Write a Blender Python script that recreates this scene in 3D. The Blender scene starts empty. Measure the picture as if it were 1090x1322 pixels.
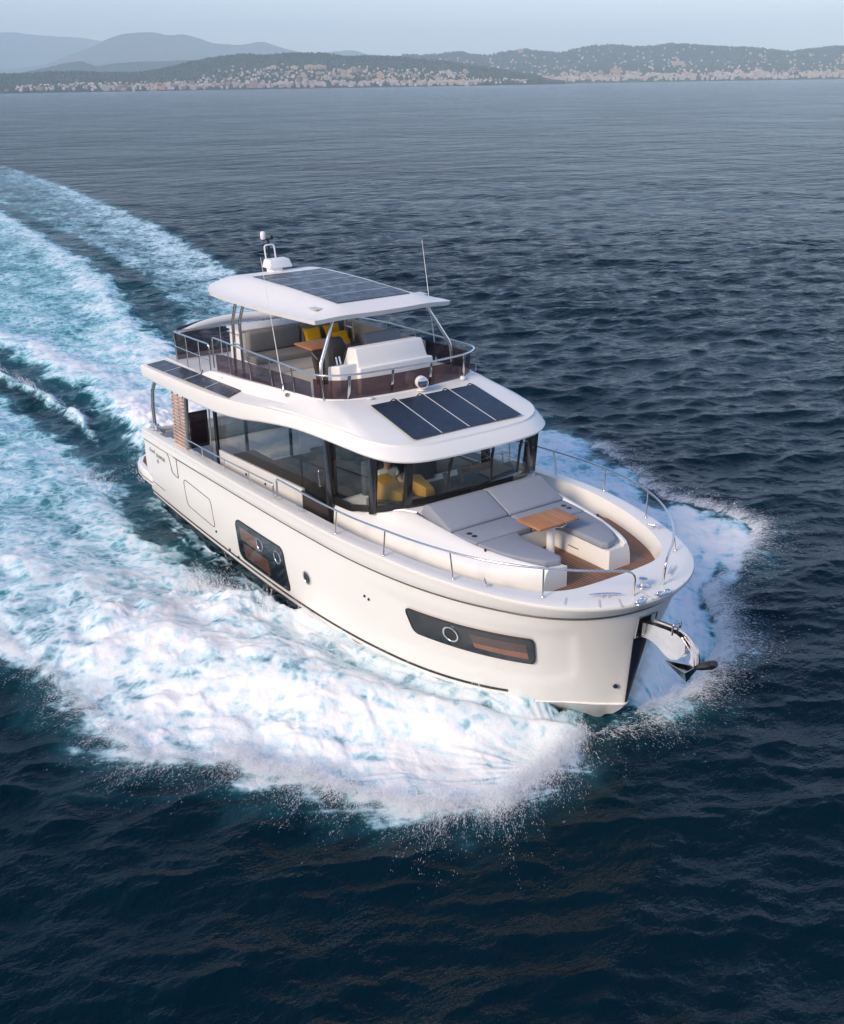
import bpy, bmesh, math, random
import numpy as np
from mathutils import Vector, Matrix

random.seed(7)
R = math.radians
SC = bpy.context.scene
COL = SC.collection

# ------------------------------------------------------------------ camera, sky, sun, exposure
CAM = Vector((26.7724, -12.1605, 10.3222))
cR = Vector((0.57810587, 0.81581998, -0.01521038))
cU = Vector((-0.29205178, 0.22428774, 0.92973156))
cF = Vector((-0.76190508, 0.53304106, -0.36792374))
cam = bpy.data.cameras.new("camera")
cam.sensor_fit = 'VERTICAL'
cam.sensor_height = 24.0
cam.sensor_width = 24.0
cam.lens = 1398.07 * 24.0 / 1322.0
cam.clip_start = 0.3
cam.clip_end = 60000
camo = bpy.data.objects.new("camera", cam)
COL.objects.link(camo)
m3 = Matrix((cR, cU, -cF)).transposed()
camo.matrix_world = Matrix.Translation(CAM) @ m3.to_4x4()
SC.camera = camo

TO_SUN = Vector((0.16, -0.88, 0.50)).normalized()
SUN_EL = math.asin(TO_SUN.z)
SUN_ROT = math.atan2(TO_SUN.x, TO_SUN.y)
world = bpy.data.worlds.new("World")
SC.world = world
world.use_nodes = True
wn = world.node_tree
wn.nodes.clear()
sky = wn.nodes.new("ShaderNodeTexSky")
sky.sky_type = 'NISHITA'
sky.sun_disc = False
sky.sun_elevation = SUN_EL
sky.sun_rotation = SUN_ROT
sky.altitude = 0
sky.air_density = 1.0
sky.dust_density = 0.6
sky.ozone_density = 3.0
bg = wn.nodes.new("ShaderNodeBackground")
bg.inputs['Strength'].default_value = 0.15
wo = wn.nodes.new("ShaderNodeOutputWorld")
tint = wn.nodes.new("ShaderNodeMix")      # a faint rosy cast in the evening sky
tint.data_type = 'RGBA'
tint.blend_type = 'MULTIPLY'
tint.inputs[0].default_value = 1.0
tint.inputs[7].default_value = (1.14, .975, .985, 1)
wn.links.new(sky.outputs[0], tint.inputs[6])
wn.links.new(tint.outputs[2], bg.inputs[0])
wn.links.new(bg.outputs[0], wo.inputs[0])

sl = bpy.data.lights.new("sun", 'SUN')
sl.energy = 2.2
sl.angle = R(16)
sl.color = (1.0, 0.80, 0.58)
so = bpy.data.objects.new("sun", sl)
COL.objects.link(so)
so.rotation_euler = TO_SUN.to_track_quat('Z', 'Y').to_euler()

SC.view_settings.view_transform = 'Standard'
SC.view_settings.look = 'None'
SC.view_settings.gamma = 1
SC.view_settings.exposure = 0.76
SC.render.engine = 'CYCLES'
SC.cycles.use_denoising = True
SC.cycles.max_bounces = 14
SC.cycles.diffuse_bounces = 10
SC.cycles.transmission_bounces = 12
SC.cycles.transparent_max_bounces = 16
SC.cycles.volume_bounces = 2
SC.cycles.caustics_reflective = False
SC.cycles.caustics_refractive = False
SC.cycles.sample_clamp_indirect = 2.0

SEA_Z = -0.30


# ------------------------------------------------------------------ materials
class NT:
    def __init__(s, name):
        s.m = bpy.data.materials.new(name)
        s.m.use_nodes = True
        s.t = s.m.node_tree
        s.t.nodes.clear()
        s.out = s.t.nodes.new("ShaderNodeOutputMaterial")

    def n(s, typ, **kw):
        nd = s.t.nodes.new("ShaderNode" + typ)
        for k, v in kw.items():
            if k.startswith('i_'):
                nd.inputs[k[2:].replace('_', ' ')].default_value = v
            else:
                setattr(nd, k, v)
        return nd

    def l(s, a, b):
        s.t.links.new(a, b)

    def val(s, sock, v):
        if hasattr(v, 'is_linked') or hasattr(v, 'links'):
            s.l(v, sock)
        else:
            sock.default_value = v

    def math(s, op, a, b=None, c=None, clamp=False):
        nd = s.t.nodes.new("ShaderNodeMath")
        nd.operation = op
        nd.use_clamp = clamp
        for i, v in enumerate((a, b, c)):
            if v is not None:
                s.val(nd.inputs[i], v)
        return nd.outputs[0]

    def mix(s, f, a, b):
        nd = s.t.nodes.new("ShaderNodeMix")
        nd.data_type = 'RGBA'
        s.val(nd.inputs[0], f)
        s.val(nd.inputs[6], a)
        s.val(nd.inputs[7], b)
        return nd.outputs[2]

    def noise(s, vec, scale, detail=3, rough=.55, dist=0.0):
        nd = s.t.nodes.new("ShaderNodeTexNoise")
        nd.inputs['Scale'].default_value = scale
        nd.inputs['Detail'].default_value = detail
        nd.inputs['Roughness'].default_value = rough
        nd.inputs['Distortion'].default_value = dist
        s.l(vec, nd.inputs['Vector'])
        return nd.outputs[0]

    def smooth(s, v, lo, hi, a=0.0, b=1.0):
        nd = s.t.nodes.new("ShaderNodeMapRange")
        nd.interpolation_type = 'SMOOTHSTEP'
        s.val(nd.inputs[0], v)
        s.val(nd.inputs[1], lo)
        s.val(nd.inputs[2], hi)
        nd.inputs[3].default_value = a
        nd.inputs[4].default_value = b
        return nd.outputs[0]

    def obj(s):
        return s.n('TexCoord').outputs['Object']

    def bump(s, h, dist, strength=1.0, normal=None):
        nd = s.n('Bump')
        nd.inputs['Strength'].default_value = strength
        nd.inputs['Distance'].default_value = dist
        s.l(h, nd.inputs['Height'])
        if normal is not None:
            s.l(normal, nd.inputs['Normal'])
        return nd.outputs[0]


def c4(c):
    return (c[0], c[1], c[2], 1.0)


def principled(name, col, rough=.4, metal=0.0, coat=0.0, var=0.05, nscale=3.0, bump=0.0, bscale=40.0, spec=.5, rvar=0.0):
    """plain procedural material: slight noise in colour, roughness and relief"""
    t = NT(name)
    b = t.n('BsdfPrincipled')
    o = t.obj()
    nz = t.noise(o, nscale, 4)
    lo = tuple(max(0, x * (1 - var)) for x in col)
    hi = tuple(min(1, x * (1 + var)) for x in col)
    t.l(t.mix(nz, c4(lo), c4(hi)), b.inputs['Base Color'])
    if rvar:
        t.l(t.smooth(t.noise(o, nscale * 4, 5), .3, .7, max(0, rough - rvar), rough + rvar), b.inputs['Roughness'])
    else:
        b.inputs['Roughness'].default_value = rough
    b.inputs['Metallic'].default_value = metal
    b.inputs['Coat Weight'].default_value = coat
    b.inputs['Coat Roughness'].default_value = .12
    b.inputs['Specular IOR Level'].default_value = spec
    if bump:
        t.l(t.bump(t.noise(o, bscale, 3), bump), b.inputs['Normal'])
    t.l(b.outputs[0], t.out.inputs[0])
    return t.m


def glass_mat(name, tint, refl_rough=0.02, alpha_tint=None, opaque=0.0, base=(.02, .02, .02)):
    """tinted pane: transparent tint plus a Fresnel mirror, optionally part opaque"""
    t = NT(name)
    tr = t.n('BsdfTransparent')
    tr.inputs[0].default_value = c4(tint)
    gl = t.n('BsdfGlossy')
    gl.inputs['Roughness'].default_value = refl_rough
    df = t.n('BsdfPrincipled')
    df.inputs['Base Color'].default_value = c4(base)
    df.inputs['Roughness'].default_value = .3
    df.inputs['Specular IOR Level'].default_value = 0.0
    fr = t.n('Fresnel')
    gm = t.n('NewGeometry')        # same reflection from either face of the pane
    t.l(t.math('MULTIPLY_ADD', gm.outputs['Backfacing'], 1 / 1.5 - 1.5, 1.5), fr.inputs[0])
    mx0 = t.n('MixShader')
    mx0.inputs[0].default_value = opaque
    t.l(tr.outputs[0], mx0.inputs[1])
    t.l(df.outputs[0], mx0.inputs[2])
    mx = t.n('MixShader')
    t.l(fr.outputs[0], mx.inputs[0])
    t.l(mx0.outputs[0], mx.inputs[1])
    t.l(gl.outputs[0], mx.inputs[2])
    t.l(mx.outputs[0], t.out.inputs[0])
    return t.m


def teak_mat(name, axis=1, pitch=.055, col=(.30, .135, .062), dark=(.045, .025, .018), seam=.16):
    t = NT(name)
    b = t.n('BsdfPrincipled')
    o = t.obj()
    sp = t.n('SeparateXYZ')
    t.l(o, sp.inputs[0])
    a = sp.outputs[axis]
    k = t.math('DIVIDE', a, pitch)
    fr = t.math('FRACT', k)
    idn = t.math('FLOOR', k)
    wn_ = t.n('TexWhiteNoise', noise_dimensions='1D')
    t.l(idn, wn_.inputs['W'])
    mp = t.n('Mapping')
    sc = [9, 9, 9]
    sc[1 - axis] = 1.2
    mp.inputs['Scale'].default_value = sc
    t.l(o, mp.inputs[0])
    grain = t.noise(mp.outputs[0], 4, 5, .6)
    wet = t.smooth(t.noise(o, 2.6, 4, .6), .5, .68)
    f = t.math('ADD', t.math('MULTIPLY', grain, .55), t.math('MULTIPLY', wn_.outputs[0], .35))
    c = t.mix(f, c4([x * .62 for x in col]), c4([x * 1.25 for x in col]))
    c = t.mix(t.math('MULTIPLY', wet, .45), c, c4([x * .4 for x in col]))
    line = t.math('LESS_THAN', fr, seam)
    c = t.mix(line, c, c4(dark))
    t.l(c, b.inputs['Base Color'])
    t.l(t.smooth(wet, 0, 1, .6, .35), b.inputs['Roughness'])
    t.l(b.outputs[0], t.out.inputs[0])
    return t.m


def solar_mat(name, col, cell=.156):
    t = NT(name)
    b = t.n('BsdfPrincipled')
    o = t.obj()
    sp = t.n('SeparateXYZ')
    t.l(o, sp.inputs[0])
    ln = None
    for ax in (0, 1):
        fr = t.math('FRACT', t.math('DIVIDE', sp.outputs[ax], cell))
        q = t.math('LESS_THAN', fr, .05)
        ln = q if ln is None else t.math('MAXIMUM', ln, q)
    nz = t.noise(o, 1.3, 4)
    c = t.mix(nz, c4([x * .8 for x in col]), c4([x * 1.25 for x in col]))
    c = t.mix(t.math('MULTIPLY', ln, .10), c, c4([x * 1.9 for x in col]))
    t.l(c, b.inputs['Base Color'])
    t.l(t.smooth(t.noise(o, 5, 5), .3, .7, .26, .42), b.inputs['Roughness'])
    t.l(t.bump(t.noise(o, 2.0, 2), .004), b.inputs['Normal'])
    t.l(b.outputs[0], t.out.inputs[0])
    return t.m


M = {}
M['white'] = principled('gelcoat_white', (.80, .79, .745), .38, coat=.06, var=.008, nscale=.6)
M['hull'] = principled('gelcoat_hull', (.80, .785, .725), .30, coat=.12, var=.008, nscale=.5)
M['nonskid'] = principled('nonskid_deck', (.60, .61, .62), .7, var=.06, nscale=8, bump=.002, bscale=220)
M['steel'] = principled('polished_steel', (.78, .75, .72), .18, metal=1.0, var=.04, rvar=.05)
M['steel_dull'] = principled('brushed_steel', (.45, .43, .42), .32, metal=1.0, var=.06)
M['black'] = principled('black_frame', (.014, .014, .016), .16, coat=.3, var=.2)
M['rubber'] = principled('black_rubber', (.02, .02, .022), .6, var=.2)
M['rub'] = principled('rub_strip', (.13, .10, .08), .35, var=.1)
M['navy'] = principled('navy_antifoul', (.010, .016, .034), .35, coat=.3, var=.2)
M['anti'] = principled('dark_antifoul', (.020, .020, .026), .5, var=.2)
M['greycush'] = principled('grey_cushion', (.27, .295, .335), .85, var=.06, nscale=6, bump=.002, bscale=500, spec=.2)
M['flycush'] = principled('taupe_grey_cushion', (.20, .205, .21), .8, var=.06, nscale=6, bump=.002, bscale=500, spec=.2)
M['beige'] = principled('beige_upholstery', (.50, .42, .33), .75, var=.05, nscale=5, bump=.002, bscale=300, spec=.2)  # cloth colour of the saloon seat; painted sunlight on the port flybridge backrests
M['charcoal'] = principled('charcoal_upholstery', (.065, .07, .075), .7, var=.1, bump=.002, bscale=300, spec=.3)
M['yellow'] = principled('yellow_fabric', (.80, .42, .012), .85, var=.1, nscale=12, bump=.004, bscale=60, spec=.15)
M['amber'] = principled('honey_wood', (.80, .42, .10), .4, var=.15, nscale=10)
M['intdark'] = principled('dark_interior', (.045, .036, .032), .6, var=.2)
M['intgrey'] = principled('grey_dashboard', (.17, .175, .18), .6, var=.12)
M['intolive'] = principled('taupe_sofa', (.20, .17, .13), .8, var=.1)
M['intwhite'] = principled('interior_lining', (.62, .60, .57), .6, var=.03)
M['whitepl'] = principled('white_plastic', (.80, .80, .79), .35, var=.02)
M['skin'] = principled('skin', (.52, .29, .20), .5, var=.06)
M['shirt'] = principled('white_shirt', (.74, .74, .76), .85, var=.04, bump=.006, bscale=18)
M['shorts'] = principled('navy_shorts', (.03, .035, .06), .85, var=.1)
M['hair'] = principled('dark_hair', (.03, .02, .015), .6, var=.2)
M['text'] = principled('lettering', (.16, .14, .13), .5, var=.05)
M['teak'] = teak_mat('teak_deck', 1, .070, (.29, .145, .085), seam=.26)
M['teakx'] = teak_mat('teak_platform', 0, .05, (.20, .085, .055))
M['slat'] = teak_mat('teak_slats', 0, .3, (.60, .42, .33), (.5, .3, .2), seam=.0)
M['tablewood'] = teak_mat('teak_table', 1, .105, (.50, .22, .085), (.22, .09, .035), seam=.06)
M['solarF'] = solar_mat('solar_navy', (.012, .021, .042))
M['solarG'] = solar_mat('solar_grey', (.022, .028, .040))
M['glass'] = glass_mat('cabin_glass', (.80, .83, .83))
M['windscreen'] = glass_mat('windscreen_glass', (.78, .83, .82))
M['smoke'] = glass_mat('smoked_acrylic', (.30, .225, .245), .03, opaque=.45, base=(.055, .034, .042))
M['portwin'] = glass_mat('hull_window_glass', (.34, .27, .25), .02, opaque=.35, base=(.02, .012, .010))
M['portglass'] = principled('porthole_glass', (.012, .010, .010), .08, var=.2)
M['seam'] = principled('white_sealant', (.62, .64, .66), .5, var=.03)
M['chrome'] = principled('chrome', (.75, .75, .76), .06, metal=1.0, var=.02)


# ------------------------------------------------------------------ mesh helpers
def link(name, me, mat, parent=None, smooth=35):
    me.materials.append(M[mat] if isinstance(mat, str) else mat)
    o = bpy.data.objects.new(name, me)
    COL.objects.link(o)
    if parent is not None:
        o.parent = parent
    if smooth:
        me.shade_smooth()
        if smooth < 180:
            me.set_sharp_from_angle(angle=R(smooth))
    return o


class MB:
    """collects shapes, then becomes ONE mesh"""

    def __init__(s):
        s.v = []
        s.f = []

    def add(s, vs, fs):
        k = len(s.v)
        s.v += [tuple(map(float, p)) for p in vs]
        s.f += [tuple(i + k for i in f) for f in fs]
        return s

    def grid(s, rows, cu=False, cv=False):
        """rows: list of rows of points"""
        n, m = len(rows), len(rows[0])
        vs = [p for r in rows for p in r]
        fs = []
        for i in range(n if cu else n - 1):
            for j in range(m if cv else m - 1):
                a, b = i, (i + 1) % n
                c, d = j, (j + 1) % m
                fs.append((a * m + c, a * m + d, b * m + d, b * m + c))
        return s.add(vs, fs)

    def box(s, lo, hi, bev=0.0, seg=2, mtx=None):
        x0, y0, z0 = lo
        x1, y1, z1 = hi
        vs = [(x0, y0, z0), (x1, y0, z0), (x1, y1, z0), (x0, y1, z0), (x0, y0, z1), (x1, y0, z1), (x1, y1, z1), (x0, y1, z1)]
        return s.hexa(vs, bev, seg, mtx)

    def hexa(s, vs, bev=0.0, seg=2, mtx=None):
        fs = [(0, 3, 2, 1), (4, 5, 6, 7), (0, 1, 5, 4), (1, 2, 6, 5), (2, 3, 7, 6), (3, 0, 4, 7)]
        return s.solid(vs, fs, bev, seg, mtx)

    def solid(s, vs, fs, bev=0.0, seg=2, mtx=None):
        bm = bmesh.new()
        bv = [bm.verts.new(p) for p in vs]
        for f in fs:
            bm.faces.new([bv[i] for i in f])
        bmesh.ops.recalc_face_normals(bm, faces=bm.faces)
        if bev:
            es = [e for e in bm.edges if len(e.link_faces) == 2 and e.calc_face_angle(0) > R(25)]
            bmesh.ops.bevel(bm, geom=es, offset=bev, segments=seg, profile=.5, affect='EDGES')
        if mtx is not None:
            bm.transform(mtx)
        bm.verts.index_update()
        s.add([v.co[:] for v in bm.verts], [[v.index for v in f.verts] for f in bm.faces])
        bm.free()
        return s

    def prism(s, poly, dvec, bev=0.0, seg=2):
        """closed planar outline swept by dvec"""
        n = len(poly)
        d = Vector(dvec)
        vs = [tuple(p) for p in poly] + [tuple(Vector(p) + d) for p in poly]
        fs = [tuple(range(n - 1, -1, -1)), tuple(range(n, 2 * n))]
        fs += [(i, (i + 1) % n, (i + 1) % n + n, i + n) for i in range(n)]
        return s.solid(vs, fs, bev, seg)

    def tube(s, pts, r, n=10, caps=True):
        P = [Vector(p) for p in pts]
        rs = r if hasattr(r, '__len__') else [r] * len(P)
        rings = []
        up = None
        for i, p in enumerate(P):
            if i == 0:
                t = P[1] - p
            elif i == len(P) - 1:
                t = p - P[-2]
            else:
                t = (P[i + 1] - p).normalized() + (p - P[i - 1]).normalized()
            t.normalize()
            if up is None:
                up = Vector((0, 0, 1)) if abs(t.z) < .9 else Vector((1, 0, 0))
            a = t.cross(up)
            if a.length < 1e-4:
                a = t.cross(Vector((1, 0.3, 0)))
            a.normalize()
            b = a.cross(t).normalized()
            up = b
            rings.append([tuple(p + (a * math.cos(q) + b * math.sin(q)) * rs[i]) for q in [2 * math.pi * k / n for k in range(n)]])
        k = len(s.v)
        s.grid(rings, cv=True)
        if caps:
            s.f.append(tuple(k + j for j in range(n)))
            e = k + (len(P) - 1) * n
            s.f.append(tuple(e + n - 1 - j for j in range(n)))
        return s

    def lathe(s, prof, c=(0, 0, 0), n=20, mtx=None):
        rows = []
        for r, z in prof:
            rows.append([(r * math.cos(2 * math.pi * k / n), r * math.sin(2 * math.pi * k / n), z) for k in range(n)])
        rows = [[Vector(p) for p in r] for r in rows]
        if mtx is not None:
            rows = [[mtx @ p for p in r] for r in rows]
        c = Vector(c)
        return s.grid([[tuple(p + c) for p in r] for r in rows], cv=True)

    def build(s, name, mat, parent=None, smooth=35):
        me = bpy.data.meshes.new(name)
        me.from_pydata(s.v, [], s.f)
        bm = bmesh.new()
        bm.from_mesh(me)
        bmesh.ops.remove_doubles(bm, verts=bm.verts, dist=1e-5)
        bmesh.ops.recalc_face_normals(bm, faces=bm.faces)
        bm.to_mesh(me)
        bm.free()
        return link(name, me, mat, parent, smooth)


def smooth_path(pts, n=6):
    P = [np.array(p, float) for p in pts]
    Q = [2 * P[0] - P[1]] + P + [2 * P[-1] - P[-2]]
    out = []
    for i in range(len(P) - 1):
        p0, p1, p2, p3 = Q[i:i + 4]
        for k in range(n):
            t = k / n
            out.append(.5 * ((2 * p1) + (-p0 + p2) * t + (2 * p0 - 5 * p1 + 4 * p2 - p3) * t * t + (-p0 + 3 * p1 - 3 * p2 + p3) * t ** 3))
    out.append(P[-1])
    return [tuple(p) for p in out]


def fillet(pts, r=.12, n=5):
    """polyline with rounded corners"""
    P = [Vector(p) for p in pts]
    out = [P[0]]
    for i in range(1, len(P) - 1):
        a, b, c = P[i - 1], P[i], P[i + 1]
        d1, d2 = (a - b), (c - b)
        q = min(r, d1.length * .45, d2.length * .45)
        s, e = b + d1.normalized() * q, b + d2.normalized() * q
        for k in range(n + 1):
            t = k / n
            out.append(s * (1 - t) ** 2 + b * 2 * t * (1 - t) + e * t * t)
    out.append(P[-1])
    return [tuple(p) for p in out]


def mir(p):
    return (p[0], -p[1], p[2])


def empty(name, loc=(0, 0, 0)):
    o = bpy.data.objects.new(name, None)
    o.empty_display_size = .3
    o.location = loc
    COL.objects.link(o)
    return o


def tag(o, label=None, cat=None, group=None, kind=None):
    if label:
        o['label'] = label
    if cat:
        o['category'] = cat
    if group:
        o['group'] = group
    if kind:
        o['kind'] = kind
    return o


# ------------------------------------------------------------------ noise in numpy (world space, for water and hills)
_rng = np.random.RandomState(11)
_perm = _rng.permutation(4096)
_ga = _rng.rand(4096) * 2 * np.pi
_gx, _gy = np.cos(_ga), np.sin(_ga)


def pnoise(x, y, seed=0):
    xi = np.floor(x).astype(np.int64)
    yi = np.floor(y).astype(np.int64)
    fx, fy = x - xi, y - yi
    u = fx * fx * fx * (fx * (fx * 6 - 15) + 10)
    v = fy * fy * fy * (fy * (fy * 6 - 15) + 10)

    def g(ix, iy, dx, dy):
        h = _perm[(_perm[(ix + seed * 131) & 4095] + iy) & 4095]
        return _gx[h] * dx + _gy[h] * dy
    a = g(xi, yi, fx, fy)
    b = g(xi + 1, yi, fx - 1, fy)
    c = g(xi, yi + 1, fx, fy - 1)
    d = g(xi + 1, yi + 1, fx - 1, fy - 1)
    return 1.5 * ((a * (1 - u) + b * u) * (1 - v) + (c * (1 - u) + d * u) * v)


def fbm(x, y, octv=4, gain=.5, lac=2.03, seed=0):
    s = 0.0
    a = 1.0
    t = 0.0
    for k in range(octv):
        s = s + a * pnoise(x, y, seed + k)
        t += a
        a *= gain
        x = x * lac + 17.3
        y = y * lac - 9.1
    return s / t


def ridged(x, y, octv=4, seed=0, gain=.55):
    s = 0.0
    a = 1.0
    t = 0.0
    for k in range(octv):
        s = s + a * (1 - np.abs(pnoise(x, y, seed + k)) * 2.2)
        t += a
        a *= gain
        x = x * 2.07 + 5.3
        y = y * 2.07 + 2.7
    return s / t


def sstep(a, b, x):
    t = np.clip((x - a) / (b - a), 0, 1)
    return t * t * (3 - 2 * t)


def poly_sd(x, y, poly):
    """signed distance to a polygon, negative inside"""
    d = np.full(x.shape, 1e9)
    inside = np.zeros(x.shape, bool)
    n = len(poly)
    for i in range(n):
        ax, ay = poly[i]
        bx, by = poly[(i + 1) % n]
        ex, ey = bx - ax, by - ay
        wx, wy = x - ax, y - ay
        t = np.clip((wx * ex + wy * ey) / (ex * ex + ey * ey + 1e-12), 0, 1)
        d = np.minimum(d, (wx - t * ex) ** 2 + (wy - t * ey) ** 2)
        c = ((ay > y) != (by > y))
        with np.errstate(divide='ignore', invalid='ignore'):
            xx = (bx - ax) * (y - ay) / (by - ay if by != ay else 1e-12) + ax
        inside ^= (c & (x < xx))
    d = np.sqrt(d)
    return np.where(inside, -d, d)


# ------------------------------------------------------------------ hull lines (shared by the boat and the wake)
RUBP = [(.30, 2.51, 1.76), (2.6, 2.60, 1.84), (5.0, 2.66, 1.92), (7.5, 2.71, 2.0), (9.2, 2.73, 2.06), (10.6, 2.72, 2.11), (11.7, 2.64, 2.145), (12.7, 2.50, 2.18), (13.6, 2.27, 2.21), (14.3, 2.00, 2.235), (14.85, 1.71, 2.25), (15.25, 1.40, 2.262), (15.56, 1.0, 2.27), (15.76, .53, 2.278), (15.83, 0, 2.28)]
CHP = [(0.0, 2.30, .05), (2.4, 2.42, .05), (4.9, 2.50, .05), (7.4, 2.55, .06), (9.1, 2.53, .08), (10.4, 2.45, .1), (11.4, 2.33, .12), (12.3, 2.16, .14), (13.1, 1.92, .17), (13.8, 1.58, .19), (14.35, 1.17, .21), (14.75, .76, .23), (15.1, .42, .24), (15.33, .16, .25), (15.45, 0, .26)]
NSEG = 8


def crom(P, n, end='mirror'):
    P = np.array(P, float)
    N = len(P)
    first = 2 * P[0] - P[1]
    last = P[-2] * np.array([1, -1, 1]) if end == 'mirror' else 2 * P[-1] - P[-2]
    Q = np.vstack([first, P, last])
    out = []
    for i in range(N - 1):
        p0, p1, p2, p3 = Q[i], Q[i + 1], Q[i + 2], Q[i + 3]
        for k in range(n):
            t = k / n
            out.append(.5 * ((2 * p1) + (-p0 + p2) * t + (2 * p0 - 5 * p1 + 4 * p2 - p3) * t * t + (-p0 + 3 * p1 - 3 * p2 + p3) * t ** 3))
    out.append(P[-1])
    return np.array(out)


RB = crom(RUBP, NSEG)
CH = crom(CHP, NSEG)


def lerp_row(A, t):
    u = min(max(t * NSEG, 0), len(A) - 1.0001)
    i = int(u)
    f = u - i
    return A[i] * (1 - f) + A[i + 1] * f


def hull_pt(t, s, side=-1, off=0.0):
    """point of the hull side: t along (0 stern .. 14 stem), s up (0 chine .. 1 rub rail)"""
    def raw(t, s):
        r = lerp_row(RB, t)
        c = lerp_row(CH, t)
        p = c * (1 - s) + r * s
        p = p.copy()
        p[1] += .05 * math.sin(math.pi * min(max(s, 0), 1)) * min(max((10 - t) / 6, 0), 1)
        return p
    p = raw(t, s)
    if off:
        a = raw(min(t + .05, 13.999), s) - raw(max(t - .05, 0), s)
        b = raw(t, min(s + .02, 1)) - raw(t, max(s - .02, 0))
        nrm = np.cross(b, a)
        nrm /= np.linalg.norm(nrm)
        if nrm[1] < 0 and t < 13:
            nrm = -nrm
        p = p + nrm * off
    return (p[0], p[1] * side, p[2])


# ------------------------------------------------------------------ the sea and the wake
def build_sea():
    # columns of azimuth (fine where the wake is, coarse elsewhere), rows of distance from the drone's nadir
    az0 = math.atan2(cF.y, cF.x)
    fine = np.linspace(-R(33), R(33), 1000)
    side = R(33) + (R(180) - R(33)) * np.linspace(0, 1, 150)[1:] ** 1.8
    cols = np.concatenate([-side[::-1], fine, side[:-1]])
    H = CAM.z - SEA_Z
    dep = np.concatenate([np.radians(np.linspace(84, 53.2, 70)), np.radians(np.linspace(53, 4.5, 900)), np.radians(np.geomspace(4.4, 0.035, 220))])
    rad = H / np.tan(dep)
    rad = np.concatenate([rad, [24000.0]])
    nr, nc = len(rad), len(cols)
    RR, AA = np.meshgrid(rad, cols, indexing='ij')
    x = CAM.x + RR * np.cos(az0 + AA)
    y = CAM.y + RR * np.sin(az0 + AA)
    sp = np.gradient(rad)[:, None] * np.ones((1, nc))
    colsp = np.gradient(cols)[None, :] * RR
    fine_rows = (dep > R(53))
    sp[:len(dep)][fine_rows] = ((rad[:len(dep)] ** 2 + H * H) / H * R(.054))[fine_rows][:, None]
    spm = np.maximum(sp, colsp * .6)
    z = np.zeros_like(x)
    dx = np.zeros_like(x)
    dy = np.zeros_like(x)
    # --- wind sea: many small crossing waves running down the photograph's line of sight
    rng = np.random.RandomState(5)
    main = math.atan2(-cF.y, -cF.x) + 0.22
    var_tot = np.zeros_like(x)
    lams = np.geomspace(.30, 11, 96)
    for lam in lams:
        th = main + rng.normal(0, .52)
        k = 2 * np.pi / lam
        s = .062 if lam < 1.7 else .062 * (1.7 / lam) ** 1.25
        a = s / k
        w = np.clip(lam / (spm * 1.7) - .7, 0, 1)
        ph = k * (x * math.cos(th) + y * math.sin(th)) + rng.uniform(0, 6.28)
        z += w * a * np.cos(ph)
        dx -= w * a * .75 * np.sin(ph) * math.cos(th)
        dy -= w * a * .75 * np.sin(ph) * math.sin(th)
    gust = .75 + .5 * fbm(x / 38, y / 38, 3, seed=40)
    z *= gust
    z += .06 * fbm(x / 16, y / 16, 2, seed=61) * np.clip(1 - RR / 600, 0, 1)
    far = np.clip(spm / .30 - .3, 0, 1)

    # --- wake
    foam = np.zeros_like(x)
    aer = np.zeros_like(x)
    calm = np.zeros_like(x)
    m = (x > -170) & (x < 22) & (y > -34) & (y < 62) & (RR > 3)
    X, Y = x[m], y[m]
    wx = X + .75 * fbm(X / 2.1, Y / 2.1, 4, seed=1) + .5 * fbm(X / .55, Y / .55, 3, seed=3)
    wy = Y + .75 * fbm(X / 2.1, Y / 2.1, 4, seed=2) + .5 * fbm(X / .55, Y / .55, 3, seed=4)
    big = fbm(X / 3.4, Y / 2.2, 4, seed=9)
    med = fbm(X / .9, Y / .7, 4, seed=12)
    fine_n = fbm(X / .26, Y / .22, 4, seed=15)
    rid = ridged(X / 1.6, Y / 1.1, 5, seed=20)
    # distance outboard of the hull side
    cx_, cy_ = CH[:, 0], CH[:, 1]
    hb = np.interp(X, cx_, cy_, left=2.3, right=0)
    outb = np.abs(Y) - hb
    outb = np.where(X > 15.45, np.hypot(X - 15.45, Y), outb)
    outb = outb * (1 - .25 * sstep(13.0, 14.8, X) * (X <= 15.45))
    u = 15.3 - X                                   # metres abaft the stem

    # starboard bow wave and its foam field
    A = [(15.1, -.1), (15.2, -.8), (15.45, -1.6), (15.7, -2.4), (15.8, -3.2), (15.45, -4.1), (14.9, -4.6), (14.3, -5.0), (13.5, -5.3), (12.8, -5.9), (12.0, -6.3), (11.9, -6.9), (11.3, -7.6), (10, -7.8), (7.8, -7.9), (6.4, -8.2), (2, -9.0), (-8, -10.8), (-30, -15), (-75, -24),
         (-75, -9), (-30, -3.6), (-11.5, -2.5), (-6.1, -2.3), (-4.5, -2.2), (-1.8, -2.4), (-1.0, -3.0), (.8, -3.25), (2.9, -3.2), (4.7, -3.4), (5.5, -3.25), (6.8, -3.0), (7.7, -2.95), (8.8, -2.5), (9.5, -2.3), (11, -2.0), (13, -1.6), (14.6, -.5)]
    ang = np.arctan2(-(X - 16.4), -(Y + 1.0))
    rad_ = np.hypot(Y + 1.0, X - 16.4)
    tong = fbm(ang * 13, rad_ * .30, 4, seed=31) * np.clip(rad_ / 4, .3, 1.2) * sstep(8.5, 11.5, X)
    sdA = poly_sd(wx, wy, A) + .80 * tong * sstep(4, 9, X) - .2
    eA = sstep(.35, -.75, sdA)
    dA = np.interp(X, [-75, -58, -30, -14, -6, 0, 4, 8, 11, 15.5], [.0, .22, .42, .46, .52, .60, .72, .84, .88, .90])
    dA = dA + .35 * big * np.interp(X, [-10, 4, 11], [1.1, .8, .35]) + .16 * med
    fA = eA * dA
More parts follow.
